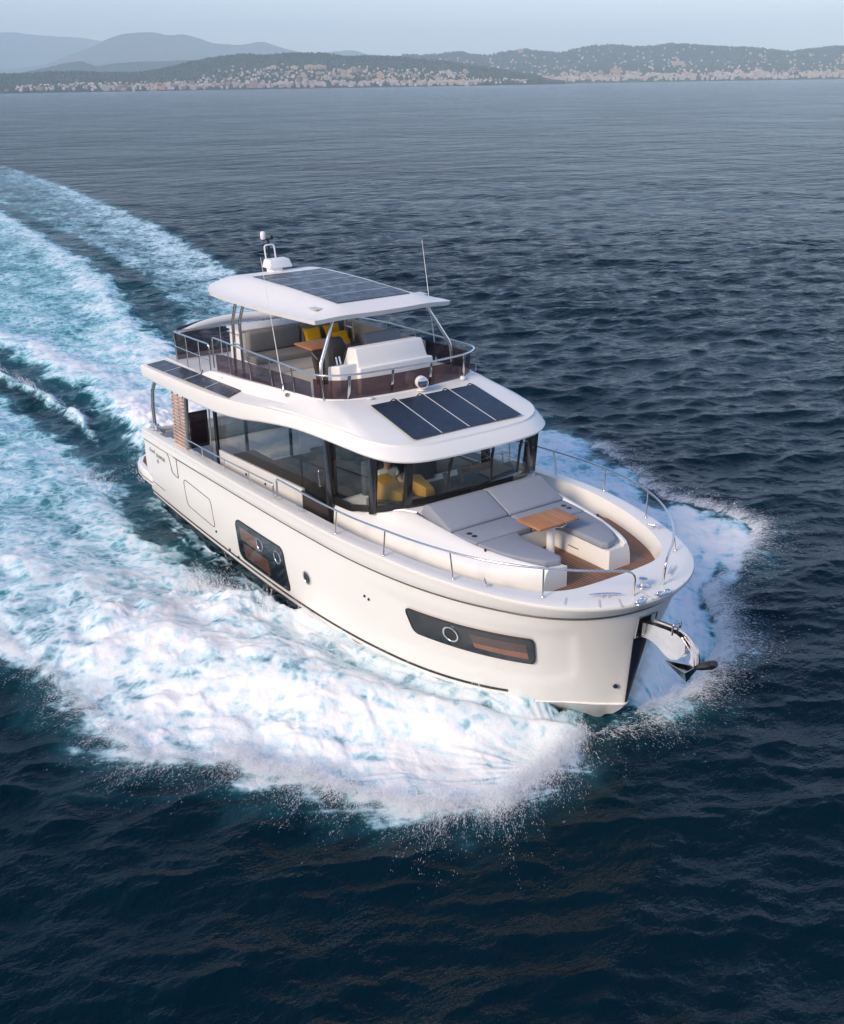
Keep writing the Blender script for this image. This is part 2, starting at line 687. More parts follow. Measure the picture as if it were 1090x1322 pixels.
    # streaked thin sheet next to the hull forward
    sheet = sstep(1.5, .2, outb) * sstep(8.8, 10.5, X) * (Y < 0)
    streak = fbm(ang * 26, rad_ * .45, 4, seed=33)
    near = sstep(2.2, .0, outb) * sstep(7.9, 8.9, X) * sstep(14.9, 14.3, X) * (Y < 0)
    fA = np.maximum(fA, near * .88)
    fA = fA - sheet * (.16 + .42 * streak) * np.maximum(eA, near) + .46 * streak * eA * sstep(3, 9, X)

    # port bow wave and field
    D = [(15.3, .1), (15.6, 1.2), (15.6, 2.4), (14.9, 3.9), (13.8, 4.9), (13.0, 5.6), (12.4, 7.1), (11.2, 9.3), (9.6, 9.5), (8.0, 8.9), (6.0, 9.6), (2.4, 11.0), (.4, 11.5), (-10, 13.2), (-37, 17.6), (-62, 23.2), (-100, 29.6), (-165, 38),
         (-165, 30), (-107, 19.8), (-80, 16.8), (-61.4, 14.9), (-50, 14.0), (-38, 12.1), (-26, 9.3), (-20.8, 7.4), (-14, 6.2), (-6, 5.2), (0, 4.7), (5, 3.7), (9, 2.5), (13, 1.6), (14.6, .5)]
    angp = np.arctan2(-(X - 16.4), Y - 1.0)
    radp = np.hypot(Y - 1.0, X - 16.4)
    tongp = fbm(angp * 11, radp * .22, 4, seed=36) * np.clip(radp / 4, .3, 1.3)
    streakp = fbm(angp * 26, radp * .45, 4, seed=38)
    sdD = poly_sd(wx, wy, D) + .55 * tongp * sstep(4, 9, X)
    eD = sstep(.4, -.9, sdD)
    dD = np.interp(X, [-165, -130, -60, -30, -10, 4, 10, 15.5], [.0, .28, .38, .42, .50, .76, .92, .96]) + .30 * big + .14 * med + .50 * streakp * sstep(3, 9, X)
    acr = Y - np.interp(X, [-165, -100, -62, -37, -10, .4], [38, 29.6, 23.2, 17.6, 13.2, 11.5])
    dD = dD + sstep(4, -6, X) * .24 * np.exp(-(acr / 3.2) ** 2)
    fD = eD * dD

    # propeller wash
    B = [(.5, -2.3), (-3, -1.6), (-5, -1.2), (-8, -.7), (-13.1, -.2), (-17.1, -.5), (-21.9, -.5), (-45, -4.5), (-165, -10),
         (-165, 27), (-91, 18.0), (-60, 13.8), (-45.8, 12.0), (-35.5, 10.1), (-27, 7.9), (-21.7, 6.8), (-8, 4.4), (.5, 2.4)]
    sdB = poly_sd(wx, wy, B)
    eB = sstep(.35, -1.1, sdB)
    edge_ridge = np.exp(-((sdB + 1.1) / 1.3) ** 2)
    dB = np.interp(X, [-165, -130, -60, -25, -12, -5, -1], [.0, .36, .43, .46, .58, .84, 1.08]) + .32 * big + .22 * edge_ridge + .15 * med
    fB = eB * dB

    # breaking crest in the dark lane on the starboard quarter
    cr = [(-30, -2.6), (-17.6, -1.75), (-12.9, -1.35), (-8.6, -1.25), (-5.5, -1.9)]
    cyl = np.interp(X, [p[0] for p in cr[::1]], [p[1] for p in cr[::1]])
    dc = Y - cyl + .35 * fbm(X / 1.5, Y / 1.5, 3, seed=55)
    crest = np.exp(-(dc / .26) ** 2) * sstep(-5.0, -8.5, X) * sstep(-60, -30, X)
    fC = crest * (.62 + .5 * med)
    # slick with flecks close along the hull abaft the bow wave
    slick = sstep(1.3, .1, outb) * sstep(9.2, 7.2, X) * sstep(-2, .5, X) * (Y < 0)
    fS = slick * (.20 + .42 * sstep(.0, .5, fbm(X / 1.7, Y / .3, 4, seed=70)) + .25 * sstep(.30, .0, outb))

    lace_lane = sstep(6, -2, sdB) * sstep(-.5, -3, X) * (.26 + .30 * big + .16 * med)
    f = np.maximum.reduce([fA, fB, fD, fC, fS, lace_lane])
    a_ = np.clip(np.maximum.reduce([eA * np.interp(X, [-10, 4, 10], [.66, .58, .26]), eB * 1.0, eD * np.interp(X, [-40, 0, 6], [.42, .55, .8]), crest * .5]) * (1 + .55 * big + .35 * med), 0, 1)
    # thin wash between the stern wash and port wave stays dark, slight aeration around
    halo = np.clip(np.maximum.reduce([sstep(1.6, -.4, sdA), sstep(4.0, -.4, sdB), sstep(1.5, -.4, sdD)]), 0, 1)
    a_ = np.maximum(a_, .34 * halo) * sstep(-166, -120, X) * sstep(-35, -25, Y)

    # relief
    h = np.zeros_like(X)
    st = (Y < 0)
    for sgn, e in ((-1, eA), (1, eD)):
        sidem = (Y * sgn > 0)
        uu = np.clip(u, 0, 60)
        hc = np.interp(uu, [0, .4, 1.2, 2.5, 4.5, 7, 10, 16, 30, 60], [.1, .24, .50, .70, .76, .64, .46, .30, .18, .08])
        sc = np.interp(uu, [0, 1, 2.5, 5, 8, 12, 20, 60], [.15, .55, 1.15, 1.9, 2.9, 3.9, 5.2, 9])
        wd = np.interp(uu, [0, 1, 3, 6, 12, 30], [.25, .55, 1.0, 1.5, 2.0, 3.0])
        prof = np.exp(-((outb - sc) / wd) ** 2)
        shelf = sstep(sc + 2.6 * wd, sc, outb) * .45
        h += sidem * (hc * np.maximum(prof, shelf * e)) * sstep(-.2, .3, u)
    lump = np.clip(f, 0, 1.1)

    def puffs(x_, y_, sd_):
        a = pnoise(x_, y_, sd_)
        b = pnoise(x_ * 2.3 + 3, y_ * 2.3, sd_ + 1)
        return np.sqrt(a * a + .05) * 1.5 + .45 * np.sqrt(b * b + .05) - .6
    puff = puffs(X / 1.9 + .4 * med, Y / 1.5 + .4 * big, 90)
    h += lump * puff * np.interp(X, [-20, -2, 4, 8, 13, 15.2], [.03, .08, .14, .24, .20, .08]) * np.where(st, 1.0, .8)
    h += lump * np.interp(X, [-165, -20, 0, 15], [.05, .12, .10, .07]) * (1.0 * big + .5 * med)
    # stern rooster and quarter waves
    h += .45 * np.exp(-((X + 5.0) / 3.4) ** 2) * np.exp(-(Y - .6) ** 2 / 5.0) * (1 + .6 * med)
    h += .30 * edge_ridge * eB * np.interp(X, [-100, -30, -6], [.25, .8, .9])
    h -= .35 * np.exp(-((X + 8) / 7.0) ** 2) * np.exp(-((Y + 2.2) / 1.0) ** 2)
    h += .32 * crest * (1 + .5 * med)
    h -= .22 * slick
    zc_ = np.interp(X, CH[:, 0], CH[:, 2]) - SEA_Z
    h = np.maximum(h, near * (zc_ + .07 + .06 * streak) * sstep(1.6, .0, outb))
    h += .50 * np.exp(-((X - 7.9) / 1.3) ** 2 - ((Y + 3.5) / .7) ** 2) * (1 + .5 * med)
    h += .25 * np.exp(-((X + 40) / 45) ** 2) * np.exp(-((Y - (17.9 - (X + 37) * .2)) / 2.2) ** 2)
    inside = (np.abs(Y) < hb - .16) & (X > .1) & (X < 14.6)
    h = np.where(inside, -.55, h)
    zb = z[m]
    zz = zb * (1 - .55 * np.clip(f, 0, 1)) + h
    zz = np.where(inside, -.6, zz)
    z[m] = zz
    foam[m] = np.clip(f, 0, 1.25)
    aer[m] = a_
    keep = np.ones_like(x)
    keep[m] = np.clip(1 - .8 * f, .1, 1)
    x2 = x + dx * keep
    y2 = y + dy * keep
    V = np.stack([x2, y2, z + SEA_Z], -1).reshape(-1, 3)
    idx = np.arange(nr * nc).reshape(nr, nc)
    a = idx[:-1, :]
    b = np.roll(idx, -1, axis=1)[:-1, :]
    c = np.roll(idx, -1, axis=1)[1:, :]
    d = idx[1:, :]
    F = np.stack([a, b, c, d], -1).reshape(-1, 4)
    # centre fan
    me = bpy.data.meshes.new("sea")
    V = np.vstack([V, [[CAM.x, CAM.y, SEA_Z]]])
    tri = np.stack([np.full(nc, nr * nc), np.roll(idx[0], -1), idx[0]], -1)
    nv, nf = len(V), len(F) + len(tri)
    me.vertices.add(nv)
    me.vertices.foreach_set('co', V.astype(np.float32).ravel())
    loops = np.concatenate([F.ravel(), tri.ravel()]).astype(np.int32)
    starts = np.concatenate([np.arange(len(F)) * 4, len(F) * 4 + np.arange(len(tri)) * 3]).astype(np.int32)
    me.loops.add(len(loops))
    me.loops.foreach_set('vertex_index', loops)
    me.polygons.add(nf)
    me.polygons.foreach_set('loop_start', starts)
    me.update(calc_edges=True)
    me.validate()
    for nm, arr in (('foam', foam), ('aer', aer), ('far', far)):
        at = me.attributes.new(nm, 'FLOAT', 'POINT')
        at.data.foreach_set('value', np.concatenate([arr.ravel(), [0]]).astype(np.float32))
    o = link("sea", me, sea_material(), None, 180)
    # normals must look up
    if me.polygons[1000].normal.z < 0:
        me.flip_normals()
    tag(o, kind='structure')
    return x, y, z, foam, RR


def sea_material():
    t = NT('sea_water')
    o = t.n('TexCoord').outputs['Object']
    foam = t.n('Attribute', attribute_name='foam').outputs['Fac']
    aer = t.n('Attribute', attribute_name='aer').outputs['Fac']
    far = t.n('Attribute', attribute_name='far').outputs['Fac']
    # lace pattern
    wrp = t.n('TexNoise')
    wrp.inputs['Scale'].default_value = 1.1
    wrp.inputs['Detail'].default_value = 4
    t.l(o, wrp.inputs['Vector'])
    vm = t.n('VectorMath', operation='MULTIPLY_ADD')
    t.l(wrp.outputs['Color'], vm.inputs[0])
    vm.inputs[1].default_value = (1.1, 1.1, 1.1)
    t.l(o, vm.inputs[2])

    def lace(scale):
        v = t.n('TexVoronoi', feature='DISTANCE_TO_EDGE')
        v.inputs['Scale'].default_value = scale
        t.l(vm.outputs[0], v.inputs['Vector'])
        return t.smooth(v.outputs['Distance'], 0.0, .34, 1.0, 0.0)
    l1 = lace(1.25)
    l2 = lace(3.3)
    n1 = t.noise(vm.outputs[0], 1.5, 7, .68)
    n2 = t.noise(o, 9.0, 5, .65)
    pat = t.math('ADD', t.math('ADD', t.math('MULTIPLY', l1, .20), t.math('MULTIPLY', l2, .20)),
                 t.math('ADD', t.math('MULTIPLY', n1, .75), t.math('MULTIPLY', n2, .38)))
    # pat ~ .2 .. 1.3, mean ~ .68
    lvl = t.math('ADD', foam, t.math('MULTIPLY', t.math('SUBTRACT', pat, .70), .95))
    mask = t.smooth(lvl, .40, .92)
    soft = t.smooth(lvl, .20, .75)
    # relief for the ripples
    mp = t.n('Mapping')
    mp.inputs['Rotation'].default_value = (0, 0, -math.atan2(-cF.y, -cF.x) - .22)
    mp.inputs['Scale'].default_value = (1.0, .62, 1.0)
    t.l(o, mp.inputs[0])
    rip = t.noise(mp.outputs[0], 5.5, 4, .6)
    mid = t.noise(mp.outputs[0], .75, 5, .6, .4)
    mid2 = t.noise(mp.outputs[0], .14, 4, .62, .3)
    gst = t.smooth(t.noise(o, .022, 4, .6), .35, .65, .55, 1.25)
    hmid = t.math('MULTIPLY', t.math('MULTIPLY', t.math('ADD', mid, t.math('MULTIPLY', mid2, 3.0)), gst), far)
    b1 = t.bump(rip, .060)
    b2 = t.bump(hmid, .95, normal=b1)
    fb = t.bump(t.math('ADD', n2, t.noise(o, 26, 4, .6)), .008)

    w = t.n('BsdfPrincipled')
    deep = t.mix(t.smooth(t.noise(o, .05, 3), .3, .7), (.0004, .0090, .0165, 1), (.0003, .0108, .0178, 1))
    wc = t.mix(t.smooth(aer, .05, .95), deep, (.040, .215, .275, 1))
    wc = t.mix(t.math('MULTIPLY', soft, t.smooth(aer, .1, .9)), wc, (.19, .48, .53, 1))
    t.l(wc, w.inputs['Base Color'])
    w.inputs['IOR'].default_value = 1.333
    w.inputs['Specular IOR Level'].default_value = .20
    w.inputs['Specular Tint'].default_value = (.55, .88, 1.0, 1)
    t.l(t.math('ADD', t.math('MULTIPLY', far, .10), .06), w.inputs['Roughness'])
    t.l(b2, w.inputs['Normal'])
    fo = t.n('BsdfPrincipled')
    fc = t.mix(t.smooth(lvl, .55, 1.20), (.44, .70, .79, 1), (.85, .85, .835, 1))
    t.l(fc, fo.inputs['Base Color'])
    fo.inputs['Roughness'].default_value = .75
    fo.inputs['Specular IOR Level'].default_value = .25
    t.l(fb, fo.inputs['Normal'])
    mx = t.n('MixShader')
    t.l(mask, mx.inputs[0])
    t.l(w.outputs[0], mx.inputs[1])
    t.l(fo.outputs[0], mx.inputs[2])
    t.l(mx.outputs[0], t.out.inputs[0])
    return t.m


SEA = build_sea()


# ------------------------------------------------------------------ spray: tongues of drops thrown off the foam's edges
def build_spray():
    rng = np.random.RandomState(3)
    pts, rads, dirs, strs = [], [], [], []

    def throw(path, nclus, per, out0, L, h, r0=.0015, r1=.0050, back=.08, w0=.05, base=.0, out1=None):
        P = np.array(path, float)
        seg = np.hypot(*(P[1:] - P[:-1]).T)
        cum = np.concatenate([[0], np.cumsum(seg)])
        for c in range(nclus):
            s = rng.rand() * cum[-1]
            f = s / cum[-1]
            o = np.array(out0, float) * (1 - f) + np.array(out1 if out1 else out0, float) * f
            o /= np.linalg.norm(o)
            a = math.atan2(o[1], o[0]) + rng.normal(0, .30)
            d = np.array([math.cos(a), math.sin(a)])
            q = np.array([-d[1], d[0]])
            org = np.array([np.interp(s, cum, P[:, 0]), np.interp(s, cum, P[:, 1])]) - d * back * rng.rand() * 1.6
            Lc = L * math.exp(rng.normal(0, .45))
            hc = h * math.exp(rng.normal(0, .5))
            n = int(per * .55 * (.25 + 1.6 * rng.rand() ** 2))
            nf = 5 + int(rng.rand() * 7)                      # filaments in this tongue
            fo = rng.normal(0, 1, nf) * w0 * 2.2
            fl_ = .45 + .75 * rng.rand(nf)
            fa = rng.normal(0, .16, nf)
            k = rng.randint(0, nf, n)
            t = rng.rand(n) ** 1.5
            al = t * Lc * fl_[k]
            lat = fo[k] * (.6 + t) + fa[k] * al + rng.normal(0, 1, n) * (.008 + .030 * t)
            xy = org + d * al[:, None] + q * lat[:, None]
            zz = SEA_Z + base + .05 + hc * (t * (1.25 - t) * 2.2) * (.55 + .45 * rng.rand(nf)[k]) + rng.normal(0, .012, n) * (1 + 2 * t)
            up = hc * (1.25 - 2 * t) / max(Lc, .1)
            dd = np.stack([d[0] - fa[k] * d[1], d[1] + fa[k] * d[0], up], 1)
            dd /= np.linalg.norm(dd, axis=1)[:, None]
            pts.append(np.column_stack([xy, zz]))
            rads.append((r0 + (r1 - r0) * rng.rand(n) ** 2.0) * (1.2 - .75 * t))
            dirs.append(dd)
            strs.append(1.5 + 9 * rng.rand(n) ** 1.5)
    throw([(15.15, -.7), (15.45, -1.6), (15.7, -2.5), (15.8, -3.2)], 300, 800, (.35, -.5), .6, .35, out1=(.6, -.7))
    throw([(15.7, -3.1), (15.3, -3.9), (14.8, -4.4), (14.2, -4.8), (13.4, -5.1), (12.6, -5.7), (11.8, -5.9)], 480, 620, (.6, -.7), .62, .30, out1=(.35, -.9))
    throw([(12.0, -6.2), (11.3, -7.1), (10, -7.3), (7.8, -7.4), (6.4, -7.7), (2, -8.5)], 380, 480, (.35, -.9), .6, .26, out1=(.2, -1))
    throw([(15.2, .5), (15.35, 1.8), (14.5, 3.8), (13.4, 4.8), (12.7, 5.3)], 330, 480, (.9, .2), .6, .26, out1=(.7, .6))
    throw([(12.7, 5.3), (12.1, 7.0), (11.0, 9.2), (9.6, 9.5), (8.0, 9.0), (6.0, 9.7), (3.6, 10.6)], 400, 420, (.6, .7), .6, .14, out1=(.3, .9), r1=.0055)
    throw([(15.4, -.4), (15.6, .3), (15.6, 1.2)], 40, 260, (1, -.1), .8, .3, out1=(1, .3), w0=.14, r1=.0048)
    throw([(8.6, -3.3), (7.9, -3.5), (7.0, -3.7), (6.0, -4.0)], 90, 800, (-.8, .05), .5, .40, base=.3)
    throw([(14.5, -1.6), (13.2, -2.9), (11.6, -3.9), (9.6, -4.6), (7.5, -5.0)], 420, 420, (.35, -.6), .8, .40, base=.25, back=1.2, w0=.10)
    throw([(14.4, 1.8), (12.8, 3.2), (11, 4.4), (9, 5.2)], 160, 400, (.3, .6), .9, .45, base=.25, back=1.2, w0=.1)
    throw([(-1.6, -1.9), (-1.7, 0), (-1.6, 1.9)], 130, 400, (-1, -.1), 1.3, .6, w0=.12, base=.2)
    throw([(-1.2, -3.0), (-2.6, -3.2), (-4.2, -3.3)], 30, 700, (-.8, .3), .8, .35, w0=.1)
    throw([(-30, -2.4), (-17.6, -1.7), (-12.6, -1.35), (-8.4, -1.3)], 80, 500, (-.2, -.6), .5, .3, base=.25, r1=.006)
    P = np.vstack(pts)
    r = np.concatenate(rads)
    D = np.vstack(dirs)
    S = np.concatenate(strs)
    # each drop a small torn flake of water, laid nearly flat to catch the light and drawn out along its flight
    n = len(P)
    b = np.cross(D, np.array([0, 0, 1.0]))
    b /= np.linalg.norm(b, axis=1)[:, None] + 1e-9
    b = b + rng.normal(0, .33, (n, 3))
    b /= np.linalg.norm(b, axis=1)[:, None] + 1e-9
    V = np.stack([D * (S * 1.5)[:, None], -D * (S * .9)[:, None] + b * .95, -D * (S * .9)[:, None] - b * .95], 1)
    V = (V * r[:, None, None] + P[:, None, :]).reshape(-1, 3)
    F = np.arange(3 * n, dtype=np.int32).reshape(-1, 3)
    me = bpy.data.meshes.new("spray")
    me.vertices.add(len(V))
    me.vertices.foreach_set('co', V.astype(np.float32).ravel())
    me.loops.add(F.size)
    me.loops.foreach_set('vertex_index', F.ravel())
    me.polygons.add(len(F))
    me.polygons.foreach_set('loop_start', (np.arange(len(F)) * 3).astype(np.int32))
    me.update(calc_edges=True)
    t = NT('spray_drops')
    b = t.n('BsdfDiffuse')
    b.inputs[0].default_value = (.90, .91, .915, 1)
    t.l(b.outputs[0], t.out.inputs[0])
    o = link("spray", me, t.m, None, 180)
    print('spray drops', n)
    tag(o, 'fine white spray flung off the edges of the bow wave foam', 'spray', kind='stuff')


build_spray()


# ------------------------------------------------------------------ the far coast
F_PX = 1398.07


def ray_px(px, py):
    d = cF + cR * ((px - 545.0) / F_PX) - cU * ((py - 661.0) / F_PX)
    return d


def bearing(px):
    d = ray_px(px, 110 - px * .016)
    return math.atan2(d.y, d.x)


def height_at(px, py, dist):
    d = ray_px(px, py)
    return CAM.z + d.z / math.hypot(d.x, d.y) * dist


def hills(name, prof, d0, d1, col, seed, rough=9.0, tuft=3.0, depth=26, ncol=900, back=1.25):
    """a range of hills: its skyline comes from measured elevations, its slopes from noise"""
    pxs = np.array([p[0] for p in prof], float)
    hs = np.array([height_at(p[0], p[1], d1) for p in prof])
    bx = np.linspace(pxs[0], pxs[-1], ncol)
    hh = np.interp(bx, pxs, hs)
    k = np.hanning(7)
    hh = np.convolve(np.pad(hh, 3, mode='edge'), k / k.sum(), mode='valid')
    bear = np.array([bearing(b) for b in bx])
    rows = []
    H = np.zeros((depth + 6, ncol))
    for j in range(depth + 6):
        if j < depth:
            f = j / (depth - 1)
            d = d0 + (d1 - d0) * f
            e = f ** .85 * (1 - .25 * math.sin(f * math.pi))
        else:
            f = (j - depth + 1) / 6
            d = d1 + (d1 * (back - 1)) * f
            e = (1 - f) ** 1.5
        X = CAM.x + d * np.cos(bear)
        Y = CAM.y + d * np.sin(bear)
        nz = fbm(X / 420, Y / 420, 4, seed=seed) * rough * 4 * min(1, e * 2.2) * (1 - .75 * (j >= depth - 3))
        tf = np.abs(fbm(X / 26, Y / 26, 3, seed=seed + 5)) * tuft * 2.4 * min(1, e * 8)
        Z = SEA_Z + 1.2 * min(1, j) + (hh - SEA_Z) * e + nz + tf
        Z = np.maximum(Z, SEA_Z - 1.0 + 2.2 * min(1, j))
        if j == 0:
            Z[:] = SEA_Z - 3
        H[j] = Z
        rows.append([(float(a), float(b), float(c)) for a, b, c in zip(X, Y, Z)])
    mb = MB()
    mb.grid(rows)
    t = NT(name + '_cover')
    b = t.n('BsdfPrincipled')
    o = t.obj()
    n1 = t.noise(o, .018, 6, .65)
    n2 = t.noise(o, .0035, 4)
    c = t.mix(t.smooth(n1, .35, .65), c4([q * .55 for q in col]), c4([q * 1.35 for q in col]))
    c = t.mix(t.smooth(n2, .55, .75, 0, .4), c, (.16, .14, .10, 1))
    t.l(c, b.inputs['Base Color'])
    b.inputs['Roughness'].default_value = .9
    b.inputs['Specular IOR Level'].default_value = .1
    t.l(t.bump(n1, 14), b.inputs['Normal'])
    t.l(b.outputs[0], t.out.inputs[0])
    me = bpy.data.meshes.new(name)
    me.from_pydata(mb.v, [], mb.f)
    ob = link(name, me, t.m, None, 180)
    tag(ob, kind='structure')
    dist_rows = [d0 + (d1 - d0) * j / (depth - 1) for j in range(depth)]

    def ground(px, f):
        """point on the slope at picture column px, f from shore to ridge"""
        jj = min(f * (depth - 1), depth - 1.001)
        j = int(jj)
        w = jj - j
        z = np.interp(px, bx, H[j]) * (1 - w) + np.interp(px, bx, H[j + 1]) * w
        d = dist_rows[j] * (1 - w) + dist_rows[j + 1] * w
        bb = bearing(px)
        return Vector((CAM.x + d * math.cos(bb), CAM.y + d * math.sin(bb), float(z))), d, bb
    return ground


G_head = hills("wooded_headland", [(-1500, 104), (-900, 112), (-420, 108), (-160, 104), (-60, 99), (0, 98), (30, 97), (60, 95), (95, 93), (130, 95), (175, 96), (205, 93), (235, 85), (268, 78), (300, 72.5), (318, 70.5), (345, 73), (362, 70.5), (385, 70), (420, 70.5), (445, 74.5), (480, 73.5), (510, 74.5), (545, 78), (575, 81), (605, 85), (640, 90.5), (665, 94.5), (690, 99), (712, 103), (730, 105)],
               4300, 5200, (.030, .052, .038), 3, rough=5)
G_right = hills("town_hills", [(440, 90), (470, 84), (500, 78), (525, 71), (545, 73), (565, 71), (592, 67.5), (610, 71), (632, 72), (648, 67), (664, 66), (676, 63), (700, 67), (722, 69), (745, 64), (765, 60), (790, 59), (815, 62), (838, 61), (862, 57), (892, 59), (930, 62), (965, 62.5), (1000, 65), (1020, 67), (1045, 63), (1070, 61), (1100, 61), (1180, 66), (1260, 70), (1420, 66), (1620, 58), (1900, 50), (2300, 48)],
                5600, 7400, (.030, .052, .040), 23, rough=8)
G_leftmid = hills("low_left_hills", [(-1500, 118), (-700, 104), (-160, 92), (-40, 94), (20, 96), (60, 88), (85, 82), (108, 79), (128, 86), (150, 82), (185, 80), (210, 79), (240, 78), (262, 77.5), (290, 80), (340, 83), (420, 92)],
                  7200, 8800, (.030, .052, .042), 43, rough=8)
hills("far_mountains", [(-1500, 96), (-600, 74), (-200, 56), (-90, 60), (0, 92), (60, 84), (95, 72), (125, 60), (148, 50), (166, 44), (185, 41), (205, 43), (222, 46), (240, 44), (258, 49), (276, 56), (300, 57.5), (326, 56), (345, 55), (358, 60), (380, 66), (410, 69), (430, 66), (450, 65), (480, 71), (540, 78), (640, 80), (760, 82)],
      13000, 15500, (.045, .058, .045), 63, rough=30, ncol=560)
hills("distant_range", [(-1500, 80), (-700, 52), (-260, 40), (-120, 46), (0, 43), (30, 42), (60, 46), (100, 48), (140, 53), (200, 60), (300, 68), (420, 72), (600, 76)],
      18500, 21000, (.05, .06, .05), 83, rough=30, ncol=520)


# ------------------------------------------------------------------ the yacht
Y = empty("motor_yacht", (7.5, 0, SEA_Z))
tag(Y, "white cream trawler yacht with open flybridge and hardtop, speeding through foam", "yacht")
bpy.context.view_layer.update()


def part(mb, name, mat, parent=None, smooth=35):
    o = mb.build(name, mat, None, smooth)
    par = parent if parent is not None else Y
    o.parent = par
    o.matrix_parent_inverse = par.matrix_world.inverted() if par is Y else Matrix()
    if par is not Y:
        # children of parts share the part's world placement
        o.matrix_parent_inverse = par.matrix_world.inverted()
    return o


Y.matrix_world = Matrix.Translation((7.5, 0, SEA_Z))


# --- hull
def build_hull():
    n = len(RB)
    mb = MB()
    ts = [i / NSEG for i in range(n)]
    ss = np.linspace(0, 1, 22)
    side = []
    for t in ts:
        row = [np.array(hull_pt(t, s, -1)) for s in ss]
        side.append(row)
    # soft moulded recess round the forward window
    for i, t in enumerate(ts):
        for j, s in enumerate(ss):
            a = sstep(5.6, 6.6, np.array(t)) * sstep(11.55, 11.15, np.array(t))
            lo = .30 if t < 10.5 else .30 + (t - 10.5) * .12
            b = sstep(lo - .10, lo, np.array(s)) * sstep(.86, .78, np.array(s))
            k = float(a * b) * .030
            p = side[i][j]
            side[i][j] = np.array([p[0] - k * .3 * (t > 9), p[1] + k, p[2]])
    # bottom: chine to keel
    keel = []
    for t in ts:
        c = lerp_row(CH, t)
        x = c[0]
        zk = np.interp(x, [0, 8, 12, 14, 15.0, 15.3, 15.45], [-.75, -.95, -.95, -.72, -.40, -.10, .24])
        xk = x - .22 * sstep(14, 15.2, np.array(x)) * (1 - sstep(15.2, 15.45, np.array(x)))
        keel.append(np.array([xk, 0, zk]))
    for sgn in (1, -1):
        rows = []
        for i in range(n):
            c = side[i][0]
            k = keel[i]
            bot = [k * (1 - f) + np.array([c[0], c[1] * .97, c[2] - .02]) * f for f in (0, .35, .7, 1)]
            r = [b_ for b_ in bot] + side[i]
            rows.append([(p[0], p[1] * sgn, p[2]) for p in r])
        mb.grid(rows)
    # transom
    L = [tuple(p) for p in side[0]]
    mb.add(L + [mir(p) for p in L], [(i, i + 1, 22 + i + 1, 22 + i) for i in range(21)])
    h = part(mb, "hull", 'hull', smooth=50)
    return h


HULL = build_hull()


def hull_strip(s0, s1, t0, t1, off, name, mat, sides=(-1, 1), step=.08, dz=0.0):
    for sd in sides:
        mb = MB()
        rows = []
        for t in np.arange(t0, t1 + 1e-6, step):
            t = min(t, 13.99)
            rows.append([hull_pt(t, s, sd, off) for s in (s0, (s0 + s1) / 2, s1)])
        mb.grid(rows)
        part(mb, name, mat, HULL, smooth=60)


# boot stripe lines near the water, their forward stretch painting the hull underside's shadow, thin rub line under the gunwale
hull_strip(.075, .105, 0, 9.4, .007, "boot_stripe", 'rubber')
hull_strip(-.02, .03, 0, 9.2, .009, "waterline_shade_band", 'rubber')  # dark line along the chine, painted shadow in its forward part


def hull_curve(tsv, name, mat, r=.016, off=.008, sides=(-1,), dz=0.0):
    mb = MB()
    for sd in sides:
        mb.tube([hull_pt(t, s, sd, off) for t, s in tsv], r, 6)
    return part(mb, name, mat, HULL, 60)


tr = [(t, 1.0) for t in np.linspace(.01, .72, 14)]
hull_curve(tr, "rub_line", 'rub', .014, .012)
tr = [(t, .995) for t in np.linspace(.94, 13.99, 220)]
hull_curve(tr, "rub_line", 'rub', .015, .012)
mbp = MB()
mbp.tube([hull_pt(t, .995, 1, .012) for t in np.linspace(.01, 13.99, 200)], .015, 6)
part(mbp, "rub_line", 'rub', HULL, 60)
hull_curve(fillet([hull_pt(0, 0)] * 0 or [(0.72, 1.0, 0), (.775, .96, 0), (.86, .735, 0), (1.02, .70, 0), (1.0, .985, 0)], .04, 3) and
           [(p[0], p[1]) for p in fillet([(0.72, 1.0, 0), (.775, .96, 0), (.862, .735, 0), (1.03, .70, 0), (1.0, .985, 0)], .035, 4)],
           "gate_seam", 'rub', .009)


def quad_st(C, rad, nu=40, nv=8):
    """rounded quad in hull (t, s) space, as columns of points; C = corners top-aft, top-fwd, bottom-fwd, bottom-aft"""
    C = [np.array(c, float) for c in C]
    cols = []
    ru, rv = rad
    for u in np.unique(np.concatenate([np.linspace(0, ru, 9), np.linspace(ru, 1 - ru, nu), np.linspace(1 - ru, 1, 9)])):
        q = 0.0
        if u < ru:
            q = rv * (1 - math.sqrt(max(0, 1 - ((ru - u) / ru) ** 2)))
        elif u > 1 - ru:
            q = rv * (1 - math.sqrt(max(0, 1 - ((u - 1 + ru) / ru) ** 2)))
        col = []
        for v in np.linspace(q, 1 - q, nv):
            top = C[0] * (1 - u) + C[1] * u
            bot = C[3] * (1 - u) + C[2] * u
            col.append(top * (1 - v) + bot * v)
        cols.append(col)
    return cols


def hull_panel(C, rad, off, name, mat, parent=HULL, side=-1):
    cols = quad_st(C, rad)
    mb = MB()
    mb.grid([[hull_pt(t, s, side, off) for t, s in c] for c in cols])
    return part(mb, name, mat, parent, 60)


def hull_outline(C, rad, off, r, name, mat, parent=HULL):
    cols = quad_st(C, rad)
    top = [c[0] for c in cols]
    bot = [c[-1] for c in cols][::-1]
    loop = top + bot + [top[0]]
    mb = MB()
    mb.tube([hull_pt(t, s, -1, off) for t, s in loop], r, 6)
    return part(mb, name, mat, parent, 60)


def inset(C, fu, fv):
    C = [np.array(c, float) for c in C]

    def b(u, v):
        return (C[0] * (1 - u) + C[1] * u) * (1 - v) + (C[3] * (1 - u) + C[2] * u) * v
    return [b(fu, fv), b(1 - fu, fv), b(1 - fu, 1 - fv), b(fu, 1 - fv)]


